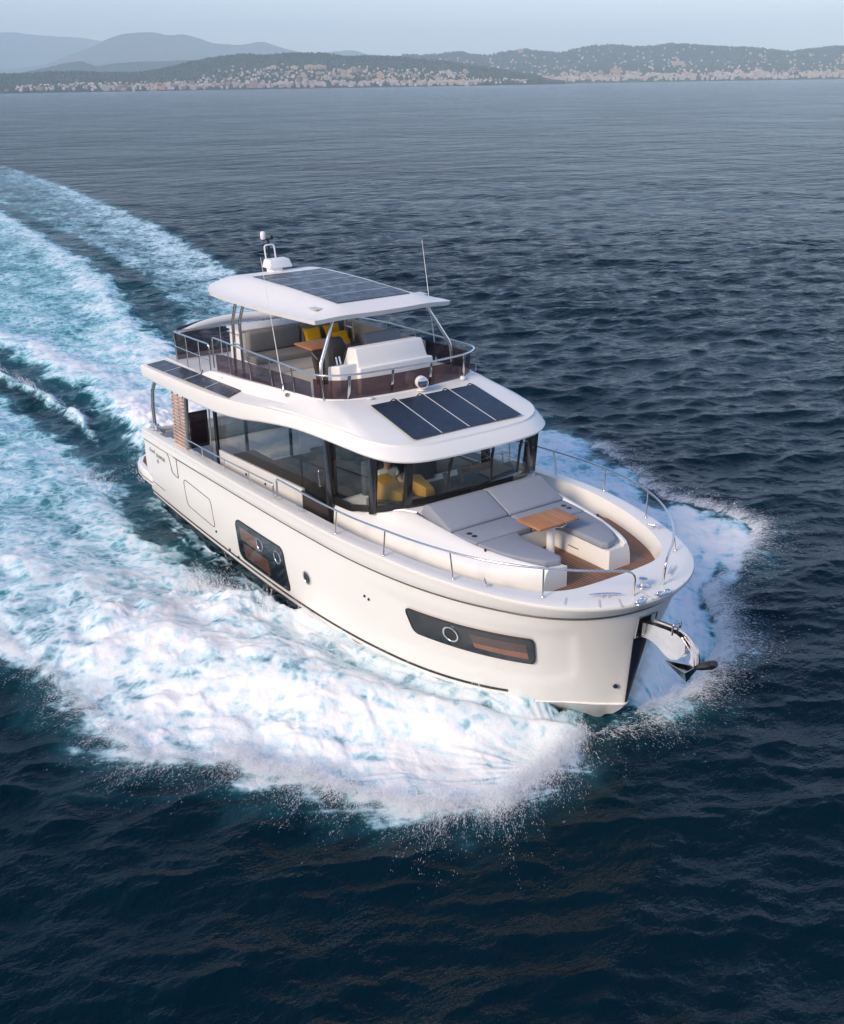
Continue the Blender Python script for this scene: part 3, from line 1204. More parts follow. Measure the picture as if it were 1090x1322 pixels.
def porthole(t, s, parent, rad=.15, side=-1, off=.012):
    c = Vector(hull_pt(t, s, side, off))
    a = Vector(hull_pt(t + .1, s, side, off)) - c
    b = Vector(hull_pt(t, s + .05, side, off)) - c
    nrm = a.cross(b).normalized()
    if nrm.y * side < 0:
        nrm = -nrm
    mtx = nrm.to_track_quat('Z', 'Y').to_matrix()
    rim = MB().lathe([(rad * .80, .0), (rad * .82, .010), (rad * .9, .014), (rad * .99, .009), (rad * 1.01, -.01)], c, 32, mtx)
    rm = part(rim, "porthole", 'steel', parent, 60)
    gl = MB().lathe([(.001, .004), (rad * .5, .004), (rad * .81, .003)], c, 28, mtx)
    part(gl, "glass", 'portglass', rm, 60)
    return rm


def hull_window(C, rad, ports, side=-1):
    fr = hull_panel(C, rad, .006, "hull_window", 'black', HULL, side)
    return fr


def window_glass(C, rad, parent, side=-1):
    g = hull_panel(inset(C, .012, .03), rad, .017, "glass", 'glass', parent, side)
    if side < 0:
        hull_outline(C, rad, .006, .013, "gasket", 'rubber', parent)
    return g


def cabin_panel(C, name, mat, parent, off):
    return hull_panel(C, (.03, .06), off, name, mat, parent)  # panel in a brown wood colour under the hull window glass


MIDW = [(2.362, .677), (3.385, .674), (3.457, .156), (2.36, .151)]
w1 = hull_window(MIDW, (.085, .17), None)
cabin_panel([(2.43, .60), (2.79, .60), (2.81, .43), (2.45, .43)], "berth_panel", principled('cabin_wood', (.30, .13, .055), .3, coat=.6, var=.35, nscale=3), w1, .009)
cabin_panel([(2.46, .40), (2.97, .40), (2.99, .20), (2.48, .20)], "berth_panel", principled('cabin_wood_dark', (.20, .065, .028), .3, coat=.6, var=.4, nscale=2), w1, .009)
window_glass(MIDW, (.085, .17), w1)
porthole(2.845, .54, w1, .155, off=.021)
porthole(3.238, .528, w1, .155, off=.021)
porthole(3.997, .50, HULL, .150)
BOWW = [(6.719, .731), (10.089, .73), (10.123, .451), (6.967, .493)]
w2 = hull_window(BOWW, (.04, .22), None)
cabin_panel([(8.35, .665), (9.85, .665), (9.9, .575), (8.45, .585)], "berth_panel", principled('cabin_wood_brown', (.12, .055, .03), .3, coat=.6, var=.4, nscale=3), w2, .009)  # upper panel in a darker brown wood
cabin_panel([(8.45, .58), (9.9, .57), (9.93, .50), (8.5, .53)], "berth_panel", principled('cabin_wood_red', (.42, .15, .06), .3, coat=.6, var=.3, nscale=3), w2, .009)
window_glass(BOWW, (.04, .22), w2)
porthole(7.90, .612, w2, .165, off=.022)
# the same windows to port
w3 = hull_window(MIDW, (.085, .17), None, 1)
w4 = hull_window(BOWW, (.04, .22), None, 1)
hull_outline([(1.165, .755), (1.835, .70), (1.855, .308), (1.19, .36)], (.09, .17), .004, .010, "garage_door", 'rub')
hull_outline([(.02, .30), (.5, .30), (.5, .295), (.02, .295)], (.02, .1), .004, .006, "platform_seam", 'rub')
for t, s in ((1.86, .265), (2.3, .115), (2.12, .13)):
    c = hull_pt(t, s, -1, .004)
    part(MB().lathe([(.001, .02), (.028, .02), (.034, .0)], c, 12, Vector((0, -1, 0)).to_track_quat('Z', 'Y').to_matrix()), "drain", 'rubber', HULL)
for t, s in ((5.62, .66), (5.74, .645)):
    c = hull_pt(t, s, -1, .004)
    part(MB().lathe([(.001, .02), (.022, .02), (.028, .0)], c, 12, Vector((0, -1, 0)).to_track_quat('Z', 'Y').to_matrix()), "drain", 'rubber', HULL)
c = Vector(hull_pt(13.0, .22, -1, .01))
part(MB().lathe([(.001, .03), (.045, .03), (.055, .0)], c, 14, Vector((.75, -.66, 0)).to_track_quat('Z', 'Y').to_matrix()), "drain", 'steel', HULL)
# spray rail moulding at the forefoot
mb = MB()
mb.tube([hull_pt(t, .0, -1, .01) for t in np.linspace(9.5, 13.98, 40)] + [hull_pt(t, 0, 1, .01) for t in np.linspace(13.98, 9.5, 40)], .016, 6)
part(mb, "spray_rail", 'hull', HULL, 60)

# stem guard and anchor pocket
mb = MB()
rows = []
for f in np.linspace(0, 1, 14):
    z = .30 + (1.72 - .30) * f
    s = (z - .26) / (2.28 - .26)
    xx = 15.45 + (15.83 - 15.45) * s
    wdt = .035 + .15 * f
    rows.append([(xx - .55 * wdt ** 2 - .004 + .016, -wdt, z), (xx + .022, -wdt * .4, z), (xx + .026, 0, z), (xx + .022, wdt * .4, z), (xx - .55 * wdt ** 2 - .004 + .016, wdt, z)])
mb.grid(rows)
part(mb, "stem_guard", 'navy', HULL, 60)
mb = MB()
rows = []
for f in np.linspace(0, 1, 6):
    z = 1.74 + (2.13 - 1.74) * f
    s = (z - .26) / 2.02
    xx = 15.45 + .38 * s
    rows.append([(xx - .035, -.20, z), (xx + .020, -.10, z), (xx + .026, 0, z), (xx + .020, .10, z), (xx - .035, .20, z)])
mb.grid(rows)
pk = part(mb, "anchor_pocket", 'black', HULL, 60)
mb = MB()
mb.tube([(15.77, -.205, 1.74), (15.83, -.205, 2.13), (15.845, .205, 2.13), (15.77, .205, 1.74), (15.77, -.205, 1.74)], .014, 6)
part(mb, "pocket_trim", 'steel', pk, 60)

# --- gunwale, bulwark, decks
# inner edge of the bulwark, matched to the rub rail control points
INP = [(.50, 2.28, 0), (2.6, 2.36, 0), (5.0, 2.42, 0), (7.5, 2.47, 0), (9.2, 2.49, 0), (10.5, 2.49, 0), (11.5, 2.43, 0), (12.4, 2.32, 0), (13.2, 2.14, 0), (13.85, 1.92, 0), (14.38, 1.66, 0), (14.74, 1.38, 0), (14.97, .98, 0), (15.03, .5, 0), (15.04, 0, 0)]
INN = crom(INP, NSEG)


def gun_z(x):
    return float(np.interp(x, [.3, 3, 6, 9, 10.5, 12, 16], [2.05, 2.16, 2.29, 2.43, 2.50, 2.57, 2.57]))


def deck_z(x):
    return float(np.interp(x, [0, 8.8, 9.6, 11.8, 12.6, 16], [1.66, 1.66, 1.80, 2.10, 2.25, 2.25]))


def out2d(A, i):
    a = A[max(i - 1, 0)]
    b = A[min(i + 1, len(A) - 1)]
    d = b - a
    if i == len(A) - 1:
        return np.array([1.0, 0, 0])
    nn = np.array([-d[1], d[0], 0.0])
    nn /= np.linalg.norm(nn)
    if nn[1] < 0:
        nn = -nn
    return nn


mb = MB()
CAP_IN, CAP_OUT = [], []
for sgn in (1, -1):
    rows = []
    for i in range(len(RB)):
        p = RB[i]
        nn = out2d(RB, i)
        x = p[0]
        zg = gun_z(x)
        fl = float(np.interp(x, [.3, 6, 11, 13.5, 15.0, 15.83], [.05, .08, .11, .14, .20, .25]))
        zi = INN[i]
        o = lambda d, z: np.array([p[0] + nn[0] * d, p[1] + nn[1] * d, z])
        cap_i = np.array([zi[0], zi[1], zg - .004]) + np.array([nn[0], nn[1], 0]) * float(np.interp(x, [9, 12], [.0, .05]))
        dz = deck_z(x)
        prof = [o(0, p[2]), o(.030, p[2] + .012), o(.045 + fl * .25, p[2] + .06), o(fl * .72, p[2] + (zg - p[2]) * .55), o(fl - .01, zg - .075), o(fl, zg - .045), o(fl - .012, zg - .012), o(fl - .045, zg),
                (o(fl - .045, zg) + cap_i) / 2, cap_i, np.array([cap_i[0] - nn[0] * .018, cap_i[1] - nn[1] * .018, zg - .03]),
                np.array([zi[0], zi[1], dz + (zg - dz) * .4]) - nn * .02, np.array([zi[0], zi[1], dz - .03]) - nn * .03]
        rows.append([(q[0], q[1] * sgn, q[2]) for q in prof])
    mb.grid(rows)
    # stern end of the bulwark
    mb.add(rows[0], [tuple(range(len(rows[0])))])
GUN = part(mb, "gunwale", 'hull', smooth=40)

# decks
mb = MB()
rows = []
for i in range(0, len(INN)):
    zi = INN[i]
    if zi[0] > 12.3:
        break
    rows.append([(zi[0], zi[1] * f, deck_z(zi[0])) for f in (-1, -.8, -.5, 0, .5, .8, 1)])
rows.insert(0, [(.0, 2.26 * f, 1.66) for f in (-1, -.8, -.5, 0, .5, .8, 1)])
mb.grid(rows)
part(mb, "main_deck", 'nonskid')
mb = MB()
rows = []
for i in range(len(INN)):
    zi = INN[i]
    if zi[0] < 12.1:
        continue
    rows.append([(zi[0] if abs(f) == 1 else zi[0], zi[1] * f, deck_z(zi[0]) + .004) for f in np.linspace(-1, 1, 15)])
mb.grid(rows)
part(mb, "foredeck_teak", 'teak')
# transom wall, swim platform
mb = MB()
mb.prism([(.30, -2.48, .72), (.30, 2.48, .72), (.42, 2.44, 2.04), (.42, -2.44, 2.04)], (.12, 0, 0), .03)
part(mb, "transom", 'hull')
pl = [(.35, -2.44), (-.35, -2.42), (-.9, -2.34), (-1.3, -2.14), (-1.5, -1.8), (-1.58, -1.2), (-1.6, 0)]
pl = pl + [(x, -y) for x, y in pl[-2::-1]]
mb = MB().prism([(x, y, .40) for x, y in pl], (0, 0, .34), .05, 3)
plat = part(mb, "swim_platform", 'hull', smooth=50)
ctr = (-.55, 0)
mb = MB().prism([(ctr[0] + (x - ctr[0]) * .90, y * .94, .742) for x, y in pl], (0, 0, .008))
part(mb, "platform_teak", 'teakx', plat)
part(MB().tube([(x, y * 1.002, .52) for x, y in pl[0:5]], .012, 6), "platform_seam", 'rub', plat)
# bow gear on the gunwale platform
mb = MB().lathe([(.11, 0), (.11, .02), (.06, .03), (.05, .09), (.075, .13), (.08, .16), (.05, .175), (.001, .178)], (15.66, .02, 2.571), 24)
part(mb, "windlass", 'chrome', GUN, 60)
for sx, sy, a in ((16.03, -.42, .35), (16.05, .08, -.05)):
    mtx = Matrix.Translation((sx, sy, 2.57)) @ Matrix.Rotation(a, 4, 'Z')
    mb = MB()
    mb.box((-.05, -.15, .0), (.05, .15, .02), .008, 2, mtx)
    mb.tube([mtx @ Vector(q) for q in fillet([(0, -.13, .0), (0, -.13, .06), (0, -.03, .06), (0, -.03, .0)], .03)], .014, 8)
    mb.tube([mtx @ Vector(q) for q in fillet([(0, .03, .0), (0, .03, .06), (0, .13, .06), (0, .13, .0)], .03)], .014, 8)
    part(mb, "fairlead", 'chrome', GUN, 60)


def cleat(c, ang, parent, L=.34, mat='chrome'):
    mtx = Matrix.Translation(c) @ Matrix.Rotation(ang, 4, 'Z')
    mb = MB()
    mb.tube([mtx @ Vector(q) for q in [(-L / 2, 0, .062), (-L * .3, 0, .07), (0, 0, .072), (L * .3, 0, .07), (L / 2, 0, .062)]], [.010, .016, .018, .016, .010], 8)
    for q in (-.05, .05):
        mb.tube([mtx @ Vector((q, 0, 0)), mtx @ Vector((q, 0, .07))], .014, 8)
    return part(mb, "cleat", mat, parent, 60)


cleat((15.58, -.76, 2.572), 1.0, GUN, .52)
cleat((15.54, .80, 2.572), -1.0, GUN, .45)
for q in ((14.05, -2.0, 2.572, 2.6), (14.05, 2.02, 2.572, .55), (8.9, -2.62, 2.44, .05), (3.7, -2.5, 2.20, .05)):
    cleat(q[:3], q[3], GUN, .3)
for x, y, a in ((15.86, -.70, .95), (15.68, -.98, .85), (15.84, .62, -.95), (15.30, -1.36, .75), (15.95, -.18, 1.45)):
    mtx = Matrix.Translation((x, y, 2.572)) @ Matrix.Rotation(a, 4, 'Z')
    part(MB().box((-.015, -.13, 0), (.015, .13, .006), 0, 1, mtx), "gripstrip", 'nonskid', GUN)

# --- bow rails
def rail(pts, name="handrail", r=.019, parent=None, mat='steel'):
    return part(MB().tube(pts, r, 10), name, mat, parent, 60)


ST = {}
for sgn in (-1, 1):
    top = [(11.2, 2.74, 3.02), (12.05, 2.66, 3.06), (12.75, 2.56, 3.08), (13.4, 2.38, 3.08), (14.0, 2.14, 3.07), (14.55, 1.80, 3.06), (15.0, 1.42, 3.05), (15.38, 1.0, 3.04), (15.60, .68, 3.03)]
    if sgn < 0:
        pre = [(7.95, 2.62, 2.40), (7.95, 2.62, 2.84), (8.6, 2.66, 2.88), (9.5, 2.72, 2.93), (10.4, 2.75, 2.98)]
    else:
        pre = [(4.6, 2.5, 2.75), (6.0, 2.56, 2.80), (7.5, 2.62, 2.86), (9.0, 2.68, 2.92), (10.2, 2.73, 2.98)]
    path = pre[2 if sgn < 0 else 0:] + top
    path = smooth_path(path, 5)
    if sgn < 0:
        path = fillet([pre[0], pre[1], path[0]], .06)[:-1] + path
    path = path + fillet([path[-1], (15.83, .35, 3.01), (15.80, .34, 2.572)], .17, 7)[1:]
    path = [(p[0], p[1] * sgn, p[2]) for p in path]
    rl = rail(path, "bow_rail")
    posts = [(15.88, 1.58), (14.42, 2.40), (12.72, 2.76), (11.1, 2.80)] if sgn > 0 else [(14.97, 1.55), (13.55, 2.29), (12.02, 2.68), (10.5, 2.76)]
    if sgn > 0:
        posts = [(14.97, 1.55), (13.55, 2.29), (12.02, 2.68), (10.5, 2.76), (9.0, 2.70), (7.4, 2.64), (5.8, 2.60)]
    for x, y in posts:
        q = min(path, key=lambda p: (p[0] - x) ** 2 + (p[1] - y * sgn) ** 2)
        part(MB().tube([(x, y * sgn, gun_z(x) - .004), (q[0], q[1], q[2])], .015, 8), "stanchion", 'steel', rl, 60)
        part(MB().lathe([(.03, 0), (.03, .02), (.018, .03)], (x, y * sgn, gun_z(x) - .004), 12), "stanchion_foot", 'steel', rl, 60)
# starboard side-deck rail along the gunwale
path = fillet([(2.95, -2.47, 2.16), (2.95, -2.47, 2.42), (5.2, -2.56, 2.53), (7.78, -2.62, 2.68), (7.78, -2.62, 2.38)], .06)
rl = rail(path, "side_rail", .017)
for x in (4.0, 5.3, 6.6):
    z = np.interp(x, [2.95, 5.2, 7.78], [2.42, 2.53, 2.68])
    part(MB().tube([(x, -2.47 - (x - 2.95) * .031, gun_z(x) - .004), (x, -2.47 - (x - 2.95) * .031, z)], .013, 8), "stanchion", 'steel', rl, 60)

# --- saloon: lower walls, glass, frames
WY = 1.98


def sill(x):
    return float(np.interp(x, [3.5, 7.8, 8.95, 9.3, 9.8, 10.3, 10.7], [2.23, 2.44, 2.50, 2.52, 2.56, 2.72, 2.82]))


SAL = None
for sgn in (1, -1):
    mb = MB()
    xs = [3.7, 5, 6.5, 7.85] if sgn < 0 else [3.7, 5, 6.5, 7.85, 9.0]
    for a, b in zip(xs[:-1], xs[1:]):
        mb.hexa([(a, sgn * WY, 1.6), (b, sgn * WY, 1.6), (b, sgn * (WY - .06), 1.6), (a, sgn * (WY - .06), 1.6),
                 (a, sgn * WY, sill(a)), (b, sgn * WY, sill(b)), (b, sgn * (WY - .06), sill(b)), (a, sgn * (WY - .06), sill(a))])
    SAL = part(mb, "saloon_wall", 'white', smooth=0)
for x, z in ((5.2, 2.02), (6.15, 2.06)):
    part(MB().lathe([(.001, .015), (.03, .015), (.035, 0)], (x, -WY - .002, z), 12, Vector((0, -1, 0)).to_track_quat('Z', 'Y').to_matrix()), "courtesy_light", 'rubber', SAL)

# trunk: the moulded coachroof running forward from under the windows to the bow seats
TRK = [  # x, y edge, z edge, y lip, z lip, z top inside
    (9.0, 1.98, 2.46, 1.93, 2.50, 2.50), (9.6, 1.985, 2.50, 1.93, 2.545, 2.545), (10.2, 2.0, 2.55, 1.93, 2.66, 2.66), (10.55, 2.0, 2.565, 1.92, 2.76, 2.77), (10.75, 2.0, 2.57, 1.86, 2.80, 2.82),
    (11.0, 1.99, 2.565, 1.60, 2.85, 2.87), (11.25, 1.97, 2.555, 1.46, 2.845, 2.86), (11.6, 1.935, 2.54, 1.43, 2.815, 2.72), (12.0, 1.88, 2.53, 1.41, 2.785, 2.66), (12.5, 1.79, 2.525, 1.38, 2.755, 2.62), (12.88, 1.70, 2.53, 1.35, 2.735, 2.62)]
ARM = [(12.88, 1.70, 2.53, 1.35, 2.735, 2.62), (13.2, 1.61, 2.54, 1.30, 2.725, 2.62), (13.5, 1.50, 2.555, 1.23, 2.715, 2.62), (13.8, 1.37, 2.58, 1.14, 2.71, 2.62), (14.1, 1.20, 2.61, 1.03, 2.71, 2.62), (14.32, 1.04, 2.64, .93, 2.705, 2.62), (14.40, .98, 2.64, .88, 2.69, 2.64)]


def trunk_prof(r, sgn, inner):
    x, ye, ze, yl, zl, zt = r
    zb = deck_z(x) - .02
    rec = max(0.0, zl - zt)
    return [(x, sgn * (ye + .05), zb), (x, sgn * (ye + .03), zb + (ze - zb) * .55), (x, sgn * ye, ze - .05), (x, sgn * (ye - .035), ze + .005),
            (x, sgn * (yl + (ye - yl) * .45), ze + (zl - ze) * .62), (x, sgn * (yl + .05), zl - .004), (x, sgn * yl, zl), (x, sgn * (yl - .03), zl - .01 - rec * .1), (x, sgn * (yl - .045), zt), (x, sgn * (inner + (yl - inner) * .5), zt + (.02 if rec < .01 and inner == 0 else 0)), (x, sgn * inner, zt + (.03 if rec < .01 and inner == 0 else 0))]


mb = MB()
for sgn in (-1, 1):
    mb.grid([trunk_prof(r, sgn, 0.0) for r in TRK])
    arm = [trunk_prof(r, sgn, .50) for r in ARM]
    arm = [r + [(r[0][0], sgn * .50, deck_z(r[0][0]) - .02)] for r in arm]
    mb.grid(arm)
    e = arm[-1]
    mb.add(e, [tuple(range(len(e)))])
# back of the seating well
mb.add([(12.88, -.5, 2.2), (12.88, .5, 2.2), (12.88, .5, 2.62), (12.88, -.5, 2.62)], [(0, 1, 2, 3)])
TRUNK = part(mb, "coachroof", 'white', smooth=38)
part(MB().box((13.35, .488, 2.40), (13.62, .498, 2.415), 0), "seat_seam", 'rub', TRUNK)

# cushions
def cushion(poly, z0, th, name="seat_cushion", mat='greycush', bev=.035, parent=None):
    """flat-bottomed cushion over an outline; poly in (x, y)"""
    return part(MB().prism([(x, y, z0) for x, y in poly], (0, 0, th), bev, 3), name, mat, parent, 60)


for sgn in (-1, 1):
    # sloped backrests
    mb = MB()
    y0, y1 = .012 * sgn, 1.37 * sgn
    prof = [(11.36, 2.70), (11.30, 2.86), (11.42, 3.04), (11.56, 3.07), (12.22, 2.80), (12.24, 2.74), (12.16, 2.66)]
    mb.prism([(x, y0, z) for x, z in prof], (0, y1 - y0, 0), .03, 3)
    part(mb, "backrest_cushion", 'greycush', smooth=60)
    cb = cushion([(12.25, .01 * sgn), (12.90, .01 * sgn), (12.90, .36 * sgn), (12.90, 1.30 * sgn), (12.60, 1.335 * sgn), (12.25, 1.36 * sgn)], 2.625, .135)
    for k in (0, 1):
        part(MB().lathe([(.001, .004), (.05, .004), (.057, -.003)], (12.50 + k * .15, sgn * 1.14, 2.762), 16), "cup_holder", 'rubber', cb)
    cushion([(12.915, .38 * sgn), (13.25, .485 * sgn), (14.22, .47 * sgn), (14.30, .56 * sgn), (14.22, .84 * sgn), (13.9, 1.04 * sgn), (13.5, 1.19 * sgn), (12.915, 1.30 * sgn)], 2.625, .125)
    part(MB().lathe([(.001, .045), (.018, .045), (.022, 0)], (13.22, sgn * 1.345, 2.72), 10), "light", 'rubber', TRUNK)
# foredeck table
tb = part(MB().box((12.93, -.40, 2.955), (13.56, .55, 3.0), .012), "foredeck_table", 'tablewood')
part(MB().lathe([(.10, 0), (.09, .03), (.075, .06), (.075, .62), (.09, .66)], (13.28, .12, 2.25), 24), "pedestal", 'white', tb, 60)
mb = MB()
mb.tube([(13.30 + .21 * math.cos(a), .18 + .21 * math.sin(a), 2.90) for a in np.linspace(0, 2 * math.pi, 33)], .017, 8)
mb.box((13.22, -.05, 2.885), (13.34, .30, 2.905), .004)
part(mb, "table_ring", 'chrome', tb, 60)

# windscreen: glass panes between dark pillars
WS = [(10.62, 2.0, 2.80), (11.02, 1.46, 2.88), (11.16, .0, 2.90)]
ZT = 3.99


def pane(pts, name, mat, thick=.012, parent=None):
    a, b, c, d = [Vector(p) for p in pts]
    n = (b - a).cross(d - a).normalized() * thick
    vs = [a, b, c, d] + [p + n for p in (a, b, c, d)]
    return part(MB().solid([tuple(v) for v in vs], [(3, 2, 1, 0), (4, 5, 6, 7), (0, 1, 5, 4), (1, 2, 6, 5), (2, 3, 7, 6), (3, 0, 4, 7)]), name, mat, parent, 0)


wb = [(10.62, -2.0, 2.80), (11.02, -1.46, 2.88), (11.13, -1.0, 2.90), (11.17, 0, 2.90), (11.13, 1.0, 2.90), (11.02, 1.46, 2.88), (10.62, 2.0, 2.80)]
wt = [(10.74, -2.0, ZT), (11.14, -1.47, ZT), (11.25, -1.0, ZT), (11.29, 0, ZT), (11.25, 1.0, ZT), (11.14, 1.47, ZT), (10.74, 2.0, ZT)]
WSF = None
mb = MB()
lowb = [(x * 1.0 + .02, y * 1.004, z - .02) for x, y, z in wb]
low2 = [(x + .015, y * 1.002, z + .115) for x, y, z in wb]
ins = [(x - .07, y * .97, z + .115) for x, y, z in wb]
ins0 = [(x - .07, y * .97, z - .02) for x, y, z in wb]
mb.grid([lowb, low2, ins, ins0], cu=True)
WSF = part(mb, "windscreen_frame", 'black', smooth=0)
for i in (1, 5):
    mb = MB()
    b_, t_ = Vector(wb[i]), Vector(wt[i])
    mb.hexa([b_ + Vector((-.07, 0, .05)) + Vector((0, -.075, 0)), b_ + Vector((.025, -.075, .05)), b_ + Vector((.025, .075, .05)), b_ + Vector((-.07, .075, .05)),
             t_ + Vector((-.07, -.075, 0)), t_ + Vector((.025, -.075, 0)), t_ + Vector((.025, .075, 0)), t_ + Vector((-.07, .075, 0))], .01)
    part(mb, "pillar", 'black', WSF, 40)
for s in (-1, 1):
    mb = MB()
    x0 = 10.50
    mb.hexa([(x0 - .02, s * 1.90, 2.72), (x0 + .16, s * 1.93, 2.76), (x0 + .16, s * 2.015, 2.76), (x0 - .02, s * 2.005, 2.70),
             (x0 + .02, s * 1.90, ZT), (x0 + .28, s * 1.93, ZT), (x0 + .28, s * 2.015, ZT), (x0 + .02, s * 2.005, ZT)], .012)
    part(mb, "pillar", 'black', WSF, 40)
for i in range(6):
    a, b = Vector(wb[i]), Vector(wb[i + 1])
    c, d = Vector(wt[i + 1]), Vector(wt[i])
    if i in (1, 2, 3, 4):
        continue
    pane([a + Vector((0, 0, .06)), b + Vector((0, 0, .06)), c, d], "windscreen_pane", 'windscreen', .01, WSF)
mb = MB()
rows = [[(p[0], p[1], p[2] + .06) for p in smooth_path(wb[1:6], 5)], [tuple(p) for p in smooth_path(wt[1:6], 5)]]
mb.grid(rows)
part(mb, "windscreen_pane", 'windscreen', WSF, 60)
# wipers
for y, dy in ((-.60, -.05), (.36, .02), (1.14, -.02)):
    mb = MB()
    xw = 11.19 - abs(y) ** 2 * .05
    mb.tube([(xw + .12, y, 3.93), (xw + .06, y + dy, 3.45)], .020, 6)
    mb.tube([(xw + .13, y + .05, 3.93), (xw + .06, y + dy + .01, 3.45)], .010, 6)
    mb.tube([(xw + .075, y + dy * .5, 3.66), (xw + .025, y + dy * 1.8, 3.06)], [.030, .016], 6)
    part(mb, "wiper", 'rubber', WSF, 60)

# side glazing
for sgn in (-1, 1):
    segs = [(3.78, 7.80, 'side_window'), (7.86, 8.90, 'door_window'), (9.16, 10.52, 'side_window')]
    for a, b, nm in segs:
        z0a, z0b = sill(a), sill(b)
        if nm == 'door_window' and sgn < 0:
            z0a = z0b = 2.38
        n_ = 8
        mb = MB()
        for k in range(n_):
            x0, x1 = a + (b - a) * k / n_, a + (b - a) * (k + 1) / n_
            zz0, zz1 = z0a + (z0b - z0a) * k / n_, z0a + (z0b - z0a) * (k + 1) / n_
            if nm == 'side_window' and a > 9:
                zz0, zz1 = sill(x0) + .05, sill(x1) + .05
            mb.add([(x0, sgn * (WY - .025), zz0), (x1, sgn * (WY - .025), zz1), (x1, sgn * (WY - .025), 4.05), (x0, sgn * (WY - .025), 4.05)], [(0, 1, 2, 3)])
        part(mb, nm, 'glass', SAL, 0)
    # dark lower frame of the forward quarter window, pillars
    mb = MB()
    rows = []
    for x in np.linspace(8.95, 10.62, 14):
        z = sill(x)
        rows.append([(x, sgn * (WY + .012), z - .01), (x, sgn * (WY + .012), z + .16 - .04 * (x - 9)), (x, sgn * (WY - .05), z + .16 - .04 * (x - 9)), (x, sgn * (WY - .05), z - .01)])
    mb.grid(rows, cv=True)
    part(mb, "window_sill", 'black', SAL, 60)
    mb = MB()
    mb.box((8.93, sgn * WY - .05, 1.66), (9.15, sgn * WY + .045, 4.05), .012)
    part(mb, "door_pillar", 'black', SAL)
    mb = MB()
    mb.box((3.70, sgn * WY - .04, 1.66), (3.80, sgn * WY + .03, 3.75), .008)
    part(mb, "window_post", 'black', SAL)
# starboard sliding door: dark lower leaf and handle
dr = part(MB().box((7.86, -WY - .018, 1.67), (8.92, -WY + .03, 2.40), .006), "saloon_door", 'intdark')
part(MB().tube(fillet([(8.74, -WY - .02, 3.12), (8.74, -WY - .09, 3.12), (8.78, -WY - .09, 2.78), (8.78, -WY - .02, 2.78)], .03), .017, 8), "handle", 'chrome', dr, 60)
part(MB().box((7.84, -WY - .022, 2.38), (8.92, -WY - .005, 2.415), .003), "door_rail", 'black', dr)
# aft glazed bulkhead
mb = MB()
for a, b in ((-1.95, -1.2), (-1.2, 0), (0, 1.2), (1.2, 1.95)):
    mb.add([(3.72, a + .02, 1.7), (3.72, b - .02, 1.7), (3.72, b - .02, 3.6), (3.72, a + .02, 3.6)], [(0, 1, 2, 3)])
part(mb, "aft_door_glass", 'glass', SAL, 0)
for y in (-1.2, 0, 1.2):
    part(MB().box((3.69, y - .035, 1.68), (3.75, y + .035, 3.62), .006), "aft_door_frame", 'black', SAL)
for y in (-1.93,):
    part(MB().tube([(3.45, -2.02, 1.70), (3.52, -2.02, 3.55)], .02, 8), "awning_post", 'steel', None, 60)

# interior
mb = MB()
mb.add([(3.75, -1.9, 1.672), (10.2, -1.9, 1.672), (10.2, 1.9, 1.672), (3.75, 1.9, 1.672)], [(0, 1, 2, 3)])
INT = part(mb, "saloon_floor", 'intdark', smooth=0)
mb = MB()
mb.box((3.9, 1.0, 1.68), (7.6, 1.88, 2.38), .04)
mb.box((3.9, 1.70, 2.30), (7.6, 1.9, 2.62), .04)
part(mb, "saloon_sofa", 'intolive', INT)
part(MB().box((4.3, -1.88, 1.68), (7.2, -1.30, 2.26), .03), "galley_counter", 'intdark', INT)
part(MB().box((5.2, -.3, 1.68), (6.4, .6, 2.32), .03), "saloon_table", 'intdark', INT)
part(MB().box((4.60, 1.55, 2.72), (4.70, 1.90, 3.72), .02), "television", 'black', INT)
part(MB().box((7.7, .9, 1.68), (8.8, 1.9, 2.45), .05), "saloon_seat", 'beige', INT)
mb = MB()
dash = [(10.15, -1.85), (10.62, -1.88), (10.95, -1.42), (11.06, -.9), (11.09, 0), (11.06, .9), (10.95, 1.42), (10.62, 1.88), (10.15, 1.85)]
mb.prism([(x, y, 1.7) for x, y in dash], (0, 0, 1.205), .02)
DASH = part(mb, "dashboard", 'intgrey', INT)
mb = MB()
mb.hexa([(10.28, -1.80, 2.91), (10.74, -1.40, 2.91), (10.66, -1.12, 2.91), (10.16, -1.3, 2.91), (10.22, -1.80, 3.34), (10.72, -1.40, 3.05), (10.64, -1.14, 3.05), (10.14, -1.32, 3.30)], .01)
part(mb, "wood_locker", 'amber', DASH)
mb = MB()
mb.hexa([(10.34, -1.10, 2.91), (10.86, -.92, 2.91), (10.84, -.70, 2.91), (10.30, -.66, 2.91), (10.34, -1.10, 3.26), (10.84, -.92, 3.10), (10.82, -.70, 3.04), (10.30, -.66, 3.18)], .01)
part(mb, "wood_locker", 'amber', DASH)
for y in (-.22, .14):
    mb = MB()
    mb.hexa([(10.60, y - .045, 2.91), (10.66, y - .045, 2.91), (10.66, y + .045, 2.91), (10.60, y + .045, 2.91), (10.48, y - .045, 3.16), (10.53, y - .045, 3.16), (10.53, y + .045, 3.16), (10.48, y + .045, 3.16)], .008)
    part(mb, "display_stalk", 'flycush', DASH)
part(MB().box((9.4, .95, 2.45), (10.0, 1.9, 2.70), .03), "chart_table", 'tablewood', INT)
part(MB().tube([(10.4, .55, 2.93), (10.4, .55, 3.16), (10.15, 1.55, 3.16), (10.15, 1.55, 2.93)], .012, 6), "grab_rail", 'steel', DASH, 60)
part(MB().prism([(10.35, .75, 2.91), (10.75, .75, 2.91), (10.62, 1.45, 2.91), (10.22, 1.45, 2.91)], (0, 0, .022), .004), "chart_tray", 'beige', DASH)
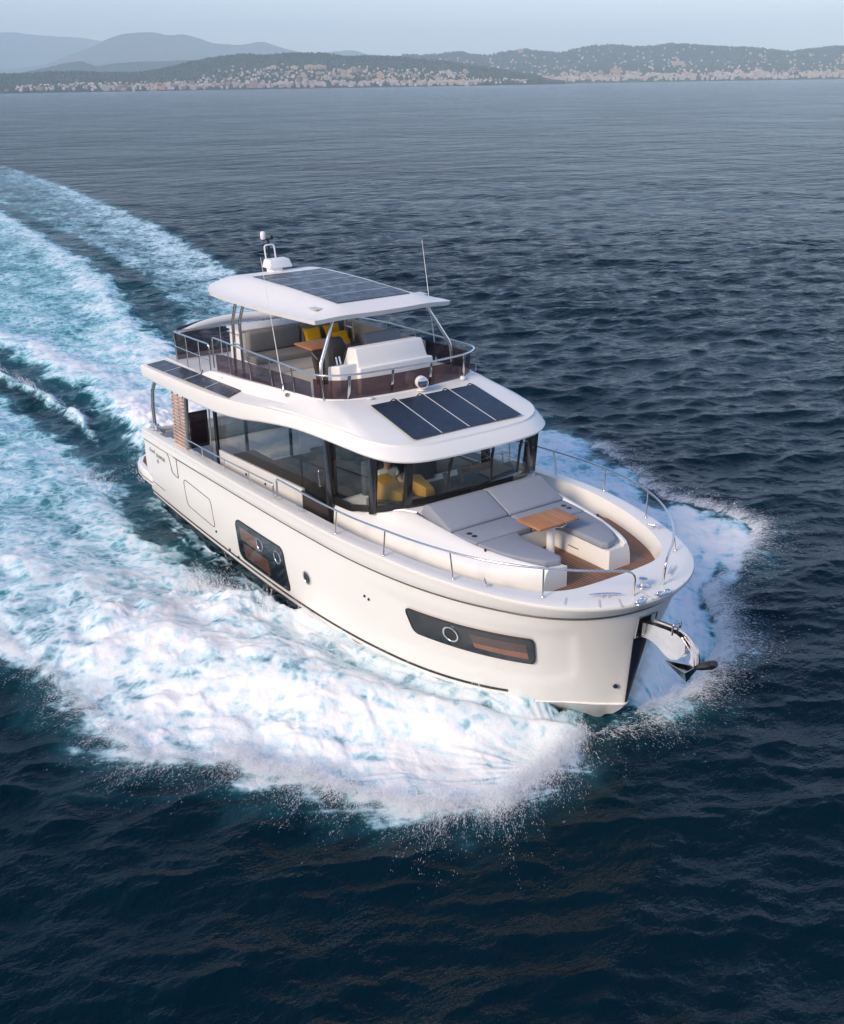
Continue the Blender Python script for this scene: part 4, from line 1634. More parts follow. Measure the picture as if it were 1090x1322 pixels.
for yy in (-1.0, .2):
    mb = MB()
    mb.box((9.2, yy - .28, 2.35), (9.75, yy + .28, 2.50), .05)
    mb.box((9.05, yy - .28, 2.45), (9.22, yy + .28, 3.25), .06)
    mb.lathe([(.2, 1.68), (.06, 1.75), (.06, 2.36)], (9.45, yy, 0), 16)
    part(mb, "helm_seat", 'charcoal', INT, 50)
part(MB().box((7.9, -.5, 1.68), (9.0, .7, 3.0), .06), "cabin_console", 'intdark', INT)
mb = MB()
mb.tube([(10.14 + .0, -.98 + .2 * math.cos(a), 3.02 + .2 * math.sin(a)) for a in np.linspace(0, 2 * math.pi, 25)], .018, 8)
part(mb, "steering_wheel", 'rubber', DASH, 60)

# --- roof of the saloon / flybridge deck moulding
LP = [(1.0, 2.62, 3.57), (3.0, 2.62, 3.57), (4.3, 2.61, 3.58), (5.3, 2.58, 3.60), (6.2, 2.53, 3.68), (7.2, 2.47, 3.83), (8.3, 2.40, 3.955), (9.2, 2.32, 3.975), (10.0, 2.24, 3.96), (10.6, 2.13, 3.925), (11.0, 1.95, 3.89), (11.25, 1.65, 3.865), (11.38, 1.30, 3.855), (11.44, .70, 3.85), (11.45, 0, 3.85)]
UP = [(1.02, 2.65, 3.90), (3.0, 2.65, 3.94), (4.3, 2.63, 3.97), (5.3, 2.60, 4.01), (6.2, 2.53, 4.065), (7.2, 2.43, 4.15), (8.3, 2.32, 4.225), (9.2, 2.23, 4.25), (10.0, 2.12, 4.235), (10.5, 2.01, 4.205), (10.82, 1.83, 4.17), (11.04, 1.56, 4.145), (11.16, 1.22, 4.13), (11.21, .66, 4.125), (11.22, 0, 4.125)]
CP = [(1.02, 2.06, 3.955), (3.0, 2.06, 3.99), (3.9, 2.03, 4.20), (5.2, 2.0, 4.29), (6.2, 1.98, 4.37), (7.2, 1.96, 4.45), (8.15, 1.94, 4.525), (8.5, 1.92, 4.545), (8.68, 1.84, 4.55), (8.82, 1.70, 4.55), (8.94, 1.48, 4.545), (9.04, 1.2, 4.54), (9.10, .90, 4.54), (9.14, .45, 4.535), (9.15, 0, 4.535)]
SP = []
for i in range(15):
    u, c_ = np.array(UP[i]), np.array(CP[i])
    if i <= 1:
        SP.append((c_[0], c_[1] + .03, c_[2] - .003))
    elif i <= 6:
        f = [.0, .0, .10, .12, .16, .24, .34][i]
        zz = [0, 0, 4.03, 4.07, 4.13, 4.23, 4.33][i]
        SP.append((c_[0] * (1 - f) + u[0] * f, c_[1] + .10 + .02 * (i - 2), zz))
    else:
        f = .52
        q = c_ * (1 - f) + u * f
        SP.append((q[0], q[1], q[2] + (.03 if i > 8 else .0)))
Lc, Uc, Cc, Sc = [crom(P, 6) for P in (LP, UP, CP, SP)]
mb = MB()
for sgn in (1, -1):
    rows = []
    for i in range(len(Lc)):
        l, u, s_, c_ = Lc[i], Uc[i], Sc[i], Cc[i]
        nn = out2d(Cc, i)
        inn = c_ - nn * .11
        zf = 3.97
        under = np.array([l[0], l[1] - .10, l[2] + .02])
        ctr = np.array([min(l[0], 11.2), 0, max(l[2] + .06, 3.66)])
        m1 = l * .5 + u * .5
        out_ = np.array([(u - l)[2], 0, 0]) * 0
        row = [ctr, np.array([ctr[0], l[1] * .5, ctr[2]]), under, l + np.array([0, -.03, -.004]) * 1, l + np.array([0, 0, .03]), m1 + nn * .012, u - np.array([0, 0, .05]), u + nn * -.015 + np.array([0, 0, -.008]), u - nn * .06,
               u * .7 + s_ * .3 + np.array([0, 0, .004]), s_, s_ * .45 + c_ * .55, c_ + nn * .012 - np.array([0, 0, .02]), c_, inn + np.array([0, 0, .0]), inn - nn * .012 - np.array([0, 0, .02]), np.array([inn[0], inn[1], zf]) - nn * .02]
        rows.append([(p[0], p[1] * sgn, p[2]) for p in row])
    mb.grid(rows)
    e = rows[0]
    mb.add(e + [(e[-1][0], 0, e[-1][2])], [tuple(range(len(e) + 1))])
ROOF = part(mb, "saloon_roof", 'white', smooth=30)
# flybridge floor
fl = [(1.0, -1.97), (3.0, -1.95)] + [(p[0] - .10, -(p[1] - .10)) for p in Cc[12::3]]
fl = fl + [(x, -y) for x, y in fl[-2::-1]]
mb = MB().prism([(x, y, 3.93) for x, y in fl], (0, 0, .055))
FLY = part(mb, "flybridge_deck", 'nonskid')


# solar panels: thin laminates lying on the roof
def laminate(quad, name, mat, n, along, parent, lift=.008, gap=.012, seam=.012):
    a, b, c, d = [Vector(q) for q in quad]           # a-b along first axis, a-d along second
    for k in range(n):
        f0, f1 = k / n + (gap / 2 if k else 0), (k + 1) / n - (gap / 2 if k < n - 1 else 0)
        if along == 0:
            P = [a.lerp(b, f0), a.lerp(b, f1), d.lerp(c, f1), d.lerp(c, f0)]
        else:
            P = [a.lerp(d, f0), b.lerp(c, f0), b.lerp(c, f1), a.lerp(d, f1)]
        nrm = (P[1] - P[0]).cross(P[3] - P[0]).normalized()
        if nrm.z < 0:
            nrm = -nrm
        mb = MB().solid([tuple(p + nrm * lift) for p in P] + [tuple(p + nrm * (lift + .006)) for p in P],
                        [(3, 2, 1, 0), (4, 5, 6, 7), (0, 1, 5, 4), (1, 2, 6, 5), (2, 3, 7, 6), (3, 0, 4, 7)])
        pn = part(mb, name, mat, parent, 0)
        if k < n - 1:
            q0, q1 = P[1], P[2]
            ex = (P[1] - P[0]).normalized() * seam
            nr = nrm * (lift + .002)
            part(MB().solid([tuple(p) for p in (q0 + nr, q0 + ex * 2 + nr, q1 + ex * 2 + nr, q1 + nr, q0 + nr * 1.5, q0 + ex * 2 + nr * 1.5, q1 + ex * 2 + nr * 1.5, q1 + nr * 1.5)],
                            [(3, 2, 1, 0), (4, 5, 6, 7), (0, 1, 5, 4), (1, 2, 6, 5), (2, 3, 7, 6), (3, 0, 4, 7)]), "panel_seam", 'seam', pn, 0)


def roof_z(x, y):
    """height of the forward roof between coaming and brow"""
    f = np.clip((x - 9.12) / (11.21 - 9.12), 0, 1)
    return 4.54 + (4.125 - 4.54) * f + .03 * 4 * f * (1 - f)


laminate([(9.52, -1.27, roof_z(9.52, 0) + .012), (9.52, 1.27, roof_z(9.52, 0) + .012), (11.02, 1.30, roof_z(11.02, 0) + .012), (11.02, -1.30, roof_z(11.02, 0) + .012)], "solar_panel", 'solarF', 4, 0, ROOF, .016, .010, .009)
laminate([(1.25, -2.58, 3.912), (5.75, -2.54, 4.045), (5.55, -2.11, 4.085), (1.25, -2.11, 3.955)], "solar_panel", 'solarG', 4, 0, ROOF, .020, .008)
laminate([(1.25, 2.58, 3.912), (5.75, 2.54, 4.045), (5.55, 2.11, 4.085), (1.25, 2.11, 3.955)], "solar_panel", 'solarG', 4, 0, ROOF, .020, .008)
# panel cable glands
for k in range(4):
    y = -1.27 + 2.54 * (k + .92) / 4
    part(MB().tube([(9.50, y - .12, 4.49), (9.47, y - .02, 4.53), (9.50, y + .05, 4.50)], .012, 6), "cable", 'rubber', ROOF, 60)
for x in (3.4, 4.5):
    part(MB().tube([(x - .22, -2.2, 4.01 + (x - 3.4) * .03), (x, -2.11, 4.02 + (x - 3.4) * .03), (x + .02, -2.06, 4.10 + (x - 3.4) * .035), (x + .0, -2.05, 4.14 + (x - 3.4) * .035)], .014, 6), "cable", 'rubber', ROOF, 60)
# searchlight, vents, fittings
mb = MB().lathe([(.10, 0), (.10, .02), (.05, .03), (.05, .09)], (9.26, .12, 4.525), 18)
mtx = Vector((1, -.3, 0)).to_track_quat('Z', 'Y').to_matrix()
mb.lathe([(.001, -.12), (.09, -.11), (.125, -.03), (.13, .08), (.12, .12), (.001, .115)], (9.26, .12, 4.70), 20, mtx)
SLT_ = part(mb, "searchlight", 'whitepl', ROOF, 60)
part(MB().lathe([(.001, .121), (.105, .121), (.118, .11)], (9.26, .12, 4.70), 20, mtx), "lens", 'chrome', SLT_, 60)
part(MB().lathe([(.07, 0), (.07, .02), (.04, .03), (.001, .032)], (9.16, -1.05, 4.53), 16), "vent", 'whitepl', ROOF, 60)
part(MB().lathe([(.06, 0), (.06, .05), (.03, .07), (.001, .072)], (9.10, 1.30, 4.53), 16), "vent", 'whitepl', ROOF, 60)
part(MB().lathe([(.04, 0), (.04, .05), (.02, .06), (.001, .06)], (7.55, -2.04, 4.40), 12), "horn", 'steel_dull', ROOF, 60)

# --- flybridge: rails, smoked screens
RT = [(3.95, -2.0, 5.0), (5.2, -2.0, 5.01), (7.0, -2.0, 5.03), (8.3, -1.99, 5.04), (8.68, -1.92, 5.045), (8.90, -1.72, 5.045), (9.06, -1.44, 5.05), (9.14, -1.0, 5.05), (9.2, 0, 5.05)]
RTf = RT + [mir(p) for p in RT[-2::-1]]
stb = fillet([(3.95, -1.98, 4.28), (3.95, -1.99, 5.0), (4.6, -2.0, 5.0)], .12)
top = stb[:-1] + smooth_path(RTf[1:-1], 4) + [(2.4, 1.98, 4.86), (1.75, 1.95, 4.76)]
FR = part(MB().tube(top, .02, 10), "flybridge_rail", 'steel', None, 60)


def coam_z(x):
    return float(np.interp(x, [1.0, 3.0, 3.9, 5.2, 6.2, 7.2, 8.15, 8.6], [3.975, 3.99, 4.20, 4.29, 4.37, 4.45, 4.525, 4.545]))


for (x, y), zt in [((p[0], p[1]), p[2]) for p in [(4.75, -2.0, 5.0), (5.75, -2.0, 5.015), (6.75, -2.0, 5.03), (7.7, -1.995, 5.035), (8.72, -1.90, 5.045)]]:
    part(MB().tube([(x, y * .975, coam_z(x) - .01), (x, y, zt)], .016, 8), "stanchion", 'steel', FR, 60)
for y in (-1.42, -.47, .47, 1.42):
    xb = 9.04 if abs(y) < 1 else 8.93
    part(MB().hexa([(xb - .02, y - .03, 4.53), (xb + .03, y - .03, 4.53), (xb + .03, y + .03, 4.53), (xb - .02, y + .03, 4.53),
                    (xb + .07, y - .03, 5.04), (xb + .11, y - .03, 5.04), (xb + .11, y + .03, 5.04), (xb + .07, y + .03, 5.04)], .006), "stanchion", 'steel', FR, 40)
for x in (8.72, 7.6, 6.4, 5.2, 4.0, 2.8):
    part(MB().tube([(x, 1.95, coam_z(x) - .01), (x, 1.99, 5.03 if x > 4 else 4.9)], .016, 8), "stanchion", 'steel', FR, 60)


def screen(path, z0f, z1f, name="smoked_screen"):
    """thin acrylic sheet standing on the coaming"""
    mb = MB()
    rows = [[], []]
    for x, y in path:
        rows[0].append((x, y, z0f(x)))
        rows[1].append((x + .0, y * 1.008, z1f(x)))
    mb.grid(rows)
    return part(mb, name, 'smoke', FR, 60)


screen([(x, -1.935) for x in np.linspace(4.0, 8.4, 12)], lambda x: coam_z(x) - .01, lambda x: float(np.interp(x, [4.0, 4.3, 8.4], [4.60, 4.66, 4.86])))
fp = smooth_path([(8.45, -1.91, 0), (8.70, -1.80, 0), (8.86, -1.62, 0), (8.99, -1.36, 0), (9.07, -.9, 0), (9.11, 0, 0), (9.07, .9, 0), (8.99, 1.36, 0), (8.86, 1.62, 0), (8.70, 1.80, 0), (8.45, 1.91, 0)], 4)
screen([(p[0], p[1]) for p in fp], lambda x: 4.53, lambda x: 4.93)
screen([(x, 1.935) for x in np.linspace(8.4, 1.7, 14)], lambda x: coam_z(x) - .01, lambda x: float(np.interp(x, [1.7, 4, 8.4], [4.66, 4.80, 4.92])))
mb = MB()
mb.add([(1.62, -1.90, 4.02), (1.62, 1.90, 4.02), (1.58, 1.94, 4.68), (1.58, -1.94, 4.68)], [(0, 1, 2, 3)])
part(mb, "smoked_screen", 'smoke', FR, 0)
# aft rails
AR = part(MB().tube(fillet([(3.75, -1.98, 4.0), (3.75, -1.99, 4.80), (1.62, -1.95, 4.73), (1.60, 1.95, 4.74)], .10) + [(1.75, 1.95, 4.76)], .02, 10), "aft_rail", 'steel', None, 60)
part(MB().tube([(1.62, -1.95, 4.38), (3.75, -1.98, 4.42)], .014, 8), "mid_rail", 'steel', AR, 60)
for p, q in (((1.66, -1.93, 3.97), (1.62, -1.95, 4.73)), ((2.35, -1.95, 3.97), (2.35, -1.965, 4.75)), ((3.1, -1.96, 3.97), (3.1, -1.975, 4.77)), ((1.62, -.7, 3.97), (1.60, -.7, 4.73)), ((1.62, .6, 3.97), (1.60, .6, 4.73)), ((1.62, 1.9, 3.97), (1.60, 1.94, 4.73))):
    part(MB().tube([p, q], .017, 8), "stanchion", 'steel', AR, 60)
# rolled white awning with dark piping behind the aft rail
aw = [(1.42 - .25 * (1 - (y / 1.75) ** 2), y, 4.62 + .13 * (1 - (y / 1.75) ** 2)) for y in np.linspace(-1.75, 1.75, 25)]
AWN = part(MB().tube(aw, [.03 + .10 * (1 - abs(y / 1.75) ** 4) for y in np.linspace(-1.75, 1.75, 25)], 12), "awning_roll", 'white', None, 60)
part(MB().tube([(x - .02, y, z + .105) for x, y, z in aw], .028, 8), "piping", 'navy', AWN, 60)

# --- flybridge furniture
part(MB().box((2.95, -1.08, 3.98), (3.58, 1.15, 4.93), .04, 3), "wet_bar", 'white')
part(MB().box((2.90, -1.12, 4.932), (3.60, 1.18, 4.975), .012), "bar_top", 'nonskid')
part(MB().tube(fillet([(3.05, -1.13, 4.88), (3.05, -1.18, 4.88), (3.55, -1.18, 4.88), (3.55, -1.13, 4.88)], .03), .012, 6), "towel_rail", 'steel', None, 60)
part(MB().tube(fillet([(3.2, .2, 4.97), (3.2, .2, 5.16), (3.32, .2, 5.16)], .05), .014, 8), "tap", 'chrome', None, 60)
SOF = part(MB().box((3.62, -1.10, 3.98), (4.30, 1.78, 4.28), .03), "sofa_base", 'white')
part(MB().box((4.30, 1.10, 3.98), (7.1, 1.80, 4.28), .03), "sofa_base", 'white')
for a, b in ((-1.02, .38), (.40, 1.70)):
    part(MB().box((3.62, a, 4.44), (3.86, b, 4.95), .07, 3), "sofa_backrest", 'flycush', None, 60)
part(MB().box((3.66, -1.12, 4.285), (4.42, 1.12, 4.45), .05, 3), "sofa_cushion", 'flycush', None, 60)
part(MB().box((3.66, 1.13, 4.285), (7.05, 1.70, 4.45), .05, 3), "sofa_cushion", 'flycush', None, 60)
for a, b in ((3.9, 5.45), (5.46, 7.05)):
    part(MB().box((a, 1.66, 4.44), (b, 1.84, 4.93), .05, 3), "sofa_backrest", 'beige', None, 60)  # beige stands in for sunlight on the port backrests
ft = part(MB().box((4.82, -.34, 4.735), (5.62, .70, 4.78), .012), "flybridge_table", 'tablewood')
part(MB().hexa([(5.74, -.30, 3.99), (5.90, -.30, 3.99), (5.90, .10, 3.99), (5.74, .10, 3.99), (5.48, -.30, 4.735), (5.60, -.30, 4.735), (5.60, .10, 4.735), (5.48, .10, 4.735)], .01), "table_leg", 'intdark', ft)
part(MB().tube([(5.60, -.32, 4.70), (6.0, -.42, 4.64)], .015, 8), "table_rail", 'steel', ft, 60)
part(MB().box((5.75, .15, 3.99), (6.35, .75, 4.5), .05), "cool_box", 'beige')
# helm console and seats
HC = MB()
HC.hexa([(8.10, -1.40, 3.98), (8.66, -1.38, 3.98), (8.66, -.90, 3.98), (8.10, -.90, 3.98), (8.12, -1.38, 5.02), (8.52, -1.36, 5.10), (8.52, -.90, 5.10), (8.12, -.90, 5.02)], .03, 3)
HC.hexa([(8.08, -.95, 3.98), (8.72, -.95, 3.98), (8.72, .88, 3.98), (8.08, .88, 3.98), (8.08, -.95, 4.98), (8.66, -.95, 5.02), (8.66, .86, 5.02), (8.08, .86, 4.98)], .03, 3)
HC.hexa([(7.98, -.94, 4.96), (8.60, -.94, 4.98), (8.60, .78, 4.98), (7.98, .78, 4.96), (8.16, -.92, 5.36), (8.44, -.92, 5.38), (8.44, .74, 5.38), (8.16, .74, 5.36)], .03, 3)
HC = part(HC, "helm_console", 'white', None, 40)
part(MB().tube([(7.92 + .10 * math.sin(a), -.62 + .24 * math.cos(a), 5.12 + .22 * math.sin(a)) for a in np.linspace(0, 2 * math.pi, 29)], .020, 8), "steering_wheel", 'rubber', HC, 60)
part(MB().tube([(8.2, -1.12, 5.05), (8.14, -1.12, 5.2)], .018, 8).tube([(8.2, -1.2, 5.05), (8.15, -1.2, 5.2)], .018, 8), "throttle", 'chrome', HC, 60)
part(MB().box((8.05, -.5, 5.2), (8.10, .05, 5.34), .008), "instrument_display", 'black', HC)
for a, b, col, nm in ((-.82, -.24, 'charcoal', 'helm_chair'), (.10, 1.06, 'greycush', 'companion_chair')):
    mb = MB()
    mb.box((6.95, a, 4.42), (7.48, b, 4.58), .05, 3)
    if nm == 'helm_chair':
        mb.prism([(7.02, a, 4.56), (7.02, b, 4.56), (6.92, b - .03, 5.10), (6.92, b - .14, 5.32), (6.92, a + .14, 5.32), (6.92, a + .03, 5.10)], (.15, 0, 0), .05, 3)
    else:
        mb.prism([(7.12, a, 4.56), (7.12, b, 4.56), (7.05, b - .03, 5.33), (7.05, a + .03, 5.33)], (.16, 0, 0), .05, 3)
    ch = part(mb, nm, col, None, 60)
    part(MB().lathe([(.20, 0), (.18, .03), (.06, .05), (.06, .44)], (7.2, (a + b) / 2, 3.98), 18), "seat_post", 'steel_dull', ch, 60)
    if nm == 'helm_chair':
        part(MB().box((7.10, a + .15, 4.7), (7.13, b - .15, 5.12), .01), "backrest_inlay", 'intdark', ch)

# --- hardtop
def ht_edge(y):
    q = abs(y) / 1.85
    xa = 2.78 + .30 * q ** 2 + .62 * q ** 6
    return xa


mb = MB()
NU, NV = 26, 33
rows_t, rows_b = [], []
for i in range(NU):
    f = i / (NU - 1)
    rt, rb = [], []
    for j in range(NV):
        v = -1 + 2 * j / (NV - 1)
        wf = 1.86 - .19 * f
        y = v * wf
        xa = ht_edge(v * 1.85)
        xf = 8.27 - .07 * v * v
        x = xa + (xf - xa) * f
        q = abs(v)
        zc = float(np.interp(x, [2.78, 3.4, 4.3, 6.0, 7.75, 7.95, 8.27], [6.10, 6.235, 6.265, 6.255, 6.195, 6.165, 6.03]))
        ze = float(np.interp(x, [2.78, 3.6, 4.5, 6.5, 8.27], [6.08, 6.0, 5.965, 5.96, 6.005]))
        s_ = float(sstep(.50, 1.02, np.array(q)))
        ridge = .014 * math.exp(-((abs(y) - .99) / .05) ** 2) * (3.6 < x < 7.95)
        z = zc * (1 - s_) + ze * s_ + ridge
        if i == 0:
            z = min(z, 6.07)
        rt.append((x, y, z))
        rb.append((x + (.04 if i == 0 else (-.04 if i == NU - 1 else 0)), y * .985, min(z - .095, float(np.interp(x, [2.78, 4, 8.27], [6.0, 6.02, 5.95])) if q < .9 else z - .095)))
    rows_t.append(rt)
    rows_b.append(rb)
mb.grid(rows_t)
mb.grid(rows_b)
for A, B in ((rows_t[0], rows_b[0]), (rows_t[-1], rows_b[-1]), ([r[0] for r in rows_t], [r[0] for r in rows_b]), ([r[-1] for r in rows_t], [r[-1] for r in rows_b])):
    mb.grid([A, B])
HT = part(mb, "hardtop", 'white', None, 32)
for k in range(5):
    x0 = 4.08 + (7.82 - 4.08) * k / 5
    x1 = 4.08 + (7.82 - 4.08) * (k + 1) / 5 - .025
    zt = lambda x: float(np.interp(x, [2.78, 3.4, 4.3, 6.0, 7.75, 7.95, 8.27], [6.10, 6.235, 6.265, 6.255, 6.195, 6.165, 6.03])) + .008
    g = MB()
    g.grid([[(x, y, zt(x) + dz) for y in (-.9, .9)] for x in np.linspace(x0, x1, 4) for dz in (.0,)])
    g2 = MB().solid([(x0, -.9, zt(x0)), (x1, -.9, zt(x1)), (x1, .9, zt(x1)), (x0, .9, zt(x0)), (x0, -.9, zt(x0) + .008), (x1, -.9, zt(x1) + .008), (x1, .9, zt(x1) + .008), (x0, .9, zt(x0) + .008)],
                    [(3, 2, 1, 0), (4, 5, 6, 7), (0, 1, 5, 4), (1, 2, 6, 5), (2, 3, 7, 6), (3, 0, 4, 7)])
    pn = part(g2, "solar_panel", 'solarG', HT, 0)
    if k < 4:
        part(MB().box((x1 + .0015, -.9, zt(x1) + .001), (x1 + .0235, .9, zt(x1) + .0095)), "panel_seam", 'seam', pn, 0)
for sgn in (-1, 1):
    part(MB().box((7.45, sgn * 1.28 - .12, 6.112), (7.75, sgn * 1.28 + .12, 6.122), 0, 1), "deck_patch", 'nonskid', HT)
    part(MB().tube(fillet([(8.02, 1.13 * sgn, 5.97), (8.24, 1.62 * sgn, 5.10), (8.30, 1.64 * sgn, 4.50)], .12), .036, 12), "hardtop_strut", 'steel', HT, 60)
    for x0, x1, x2 in ((4.42, 4.10, 4.06), (4.80, 4.44, 4.50)):
        st = part(MB().tube(fillet([(x0, 1.50 * sgn, 5.97), (x1, 1.50 * sgn, 5.34), (x2, 1.50 * sgn, 3.98)], .12), .036, 12), "hardtop_strut", 'steel', HT, 60)
    part(MB().tube([(4.08, 1.50 * sgn, 4.82), (4.47, 1.50 * sgn, 4.82)], .022, 8), "strut_bar", 'steel', HT, 60)
# mast, radar, aerials
RD = MB().hexa([(3.26, -.25, 6.32), (3.68, -.25, 6.32), (3.68, .38, 6.32), (3.26, .38, 6.32), (3.31, -.20, 6.52), (3.62, -.20, 6.52), (3.62, .32, 6.52), (3.31, .32, 6.52)], .03, 3)
RD = part(RD, "radar", 'whitepl', HT, 50)
part(MB().lathe([(.2, 6.24), (.17, 6.30), (.17, 6.335)], (3.47, 0, 0), 18), "radar_foot", 'whitepl', RD, 60)
MS = part(MB().tube([(3.12, .07, 6.18), (3.06, .07, 6.94)], [.04, .03], 10), "mast", 'black', HT, 60)
part(MB().tube(fillet([(3.22, -.07, 6.2), (3.12, -.07, 6.80), (3.12, .19, 6.80), (3.22, .19, 6.2)], .07), .02, 8), "mast_hoop", 'whitepl', MS, 60)
part(MB().tube([(3.05, -.08, 6.92), (3.05, .20, 6.92)], .022, 8), "crosstree", 'black', MS, 60)
part(MB().lathe([(.001, 0), (.05, .0), (.065, .03), (.065, .14), (.045, .18), (.001, .19)], (3.05, -.05, 6.93), 14), "masthead_light", 'whitepl', MS, 60)
part(MB().lathe([(.03, 0), (.03, .07), (.001, .08)], (3.05, .18, 6.93), 10), "anemometer", 'black', MS, 60)
for sgn in (-1, 1):
    a = part(MB().tube([(7.26, 1.96 * sgn, 4.46), (7.20, 1.97 * sgn, 4.75), (6.70, 2.0 * sgn, 7.10)], [.014, .011, .004], 8), "whip_aerial", 'whitepl', None, 60)
    part(MB().lathe([(.05, 0), (.05, .03), (.028, .05), (.028, .14)], (7.26, 1.96 * sgn, 4.45), 12), "aerial_foot", 'steel', a, 60)

# --- cockpit
mb = MB()
for k in range(15):
    f0 = k / 15
    z0 = 2.12 + 1.34 * f0
    xa, xb = 2.24 + .10 * f0, 2.98 + .16 * f0
    mb.hexa([(xa, -2.465, z0), (xb, -2.465, z0), (xb, -2.43, z0 + .012), (xa, -2.43, z0 + .006), (xa + .005, -2.47, z0 + .048), (xb + .008, -2.47, z0 + .048), (xb + .008, -2.435, z0 + .052), (xa + .005, -2.435, z0 + .052)])
SLT = part(mb, "slatted_screen", 'slat', None, 0)
mb = MB()
mb.hexa([(2.99, -2.48, 2.06), (3.07, -2.48, 2.06), (3.07, -2.40, 2.06), (2.99, -2.40, 2.06), (3.16, -2.48, 3.56), (3.24, -2.48, 3.56), (3.24, -2.40, 3.56), (3.16, -2.40, 3.56)], .01)
part(mb, "screen_post", 'steel_dull', SLT)
mb = MB()
for xx in (2.30, 2.62, 2.92):
    mb.box((xx - .015, -2.425, 2.02), (xx + .015, -2.40, 3.5))
part(mb, "screen_batten", 'intdark', SLT)
WD = MB()
WD.box((2.88, -2.30, 2.12), (2.93, -1.82, 2.20), .008)
WD.box((2.88, -2.30, 2.96), (2.93, -1.82, 3.02), .008)
WD.box((2.885, -1.86, 2.19), (2.925, -1.82, 2.97), .004)
WD = part(WD, "wind_door", 'intdark')
part(MB().box((2.895, -2.29, 2.2), (2.915, -1.87, 2.96)), "door_pane", 'smoke', WD)
part(MB().tube([(.80, -2.36, 2.06), (.78, -2.36, 2.7), (.90, -2.37, 3.15), (1.30, -2.40, 3.58)], .045, 10), "roof_pillar", 'steel_dull', None, 60)
part(MB().tube([(.80, 2.36, 2.06), (.78, 2.36, 2.7), (.90, 2.37, 3.15), (1.30, 2.40, 3.58)], .045, 10), "roof_pillar", 'steel_dull', None, 60)
part(MB().box((.75, -2.15, 1.67), (1.35, 2.15, 2.05), .05), "cockpit_sofa", 'greycush')
part(MB().box((1.2, -2.42, 2.085), (2.2, -1.9, 2.10), .004), "cockpit_mat", 'intgrey')
for x, y in ((.50, -2.38), (.86, -2.44)):
    part(MB().lathe([(.09, 0), (.09, .02), (.06, .03), (.05, .12), (.085, .15), (.085, .19), (.001, .195)], (x, y + .08, gun_z(x) - .002), 16), "winch", 'chrome', GUN, 60)
cleat((.62, -2.30, 2.06), 1.2, GUN, .3)


# lettering on the quarter
def lettering(txt, size, t0, s0, t1, name="lettering", shear=.3, m='text'):
    cu = bpy.data.curves.new(name, 'FONT')
    cu.body = txt
    cu.size = size
    cu.shear = shear
    cu.extrude = .001
    tmp = bpy.data.objects.new(name, cu)
    COL.objects.link(tmp)
    bpy.context.view_layer.update()
    me = bpy.data.meshes.new_from_object(tmp.evaluated_get(bpy.context.evaluated_depsgraph_get()))
    bpy.data.objects.remove(tmp)
    a = Vector(hull_pt(t0, s0, -1, .008))
    b = Vector(hull_pt(t1, s0, -1, .008))
    ex = (b - a).normalized()
    up = Vector(hull_pt(t0, s0 + .1, -1, .008)) - a
    ez = (up - ex * up.dot(ex)).normalized()
    en = ex.cross(ez)
    mtx = Matrix((ex, ez, en)).transposed().to_4x4()
    mtx.translation = a
    me.transform(mtx)
    o = link(name, me, m, None, 0)
    o.parent = HULL
    o.matrix_parent_inverse = HULL.matrix_world.inverted()
    return o


lettering("Grand", .155, .16, .85, .5)
lettering("TRAWLER", .15, .355, .82, .7)
lettering("62", .155, .38, .73, .7)
mb = MB()
for k in range(2):
    x = 2.75 + k * .18
    mb.box((x, -2.66, 2.07), (x + .12, -2.648, 2.13), .003)
part(mb, "builder_badge", 'steel_dull', GUN)
# port-side rooftop handrails seen through the saloon are built with the bow rails

# ------------------------------------------------------------------ anchor, held in the bow roller
mb = MB()
plate = [(15.80, 2.00), (16.05, 2.05), (16.30, 2.08), (16.52, 2.09), (16.66, 2.05), (16.73, 1.96), (16.73, 1.85), (16.67, 1.75), (16.58, 1.65), (16.46, 1.60), (16.33, 1.62), (16.14, 1.72), (15.96, 1.76), (15.80, 1.74)]
for y in (-.085, .073):
    mb.prism([(x, y, z) for x, z in plate], (0, .012, 0))
BR = part(mb, "bow_roller", 'steel', HULL, 0)
part(MB().box((15.80, -.073, 2.0), (16.5, .073, 2.03), .004), "chain_channel", 'black', BR)
part(MB().lathe([(.001, -.07), (.11, -.07), (.08, 0), (.11, .07), (.001, .07)], (16.52, 0, 1.88), 20, Vector((0, 1, 0)).to_track_quat('Z', 'X').to_matrix()), "roller_wheel", 'rubber', BR, 60)
part(MB().tube(fillet([(16.44, -.085, 2.04), (16.46, -.085, 2.24), (16.46, .085, 2.24), (16.44, .085, 2.04)], .03), .018, 8), "roller_hoop", 'steel', BR, 60)
AN = empty("anchor", (16.75, 0, 1.36))
tag(AN, "polished steel plough anchor hanging from the roller on the yacht's bow", "anchor")
bpy.context.view_layer.update()


def apart(mb, name, mat, smooth=40):
    o = mb.build(name, mat, None, smooth)
    o.parent = AN
    o.matrix_parent_inverse = Matrix.Translation((-16.75, 0, -1.36))
    return o


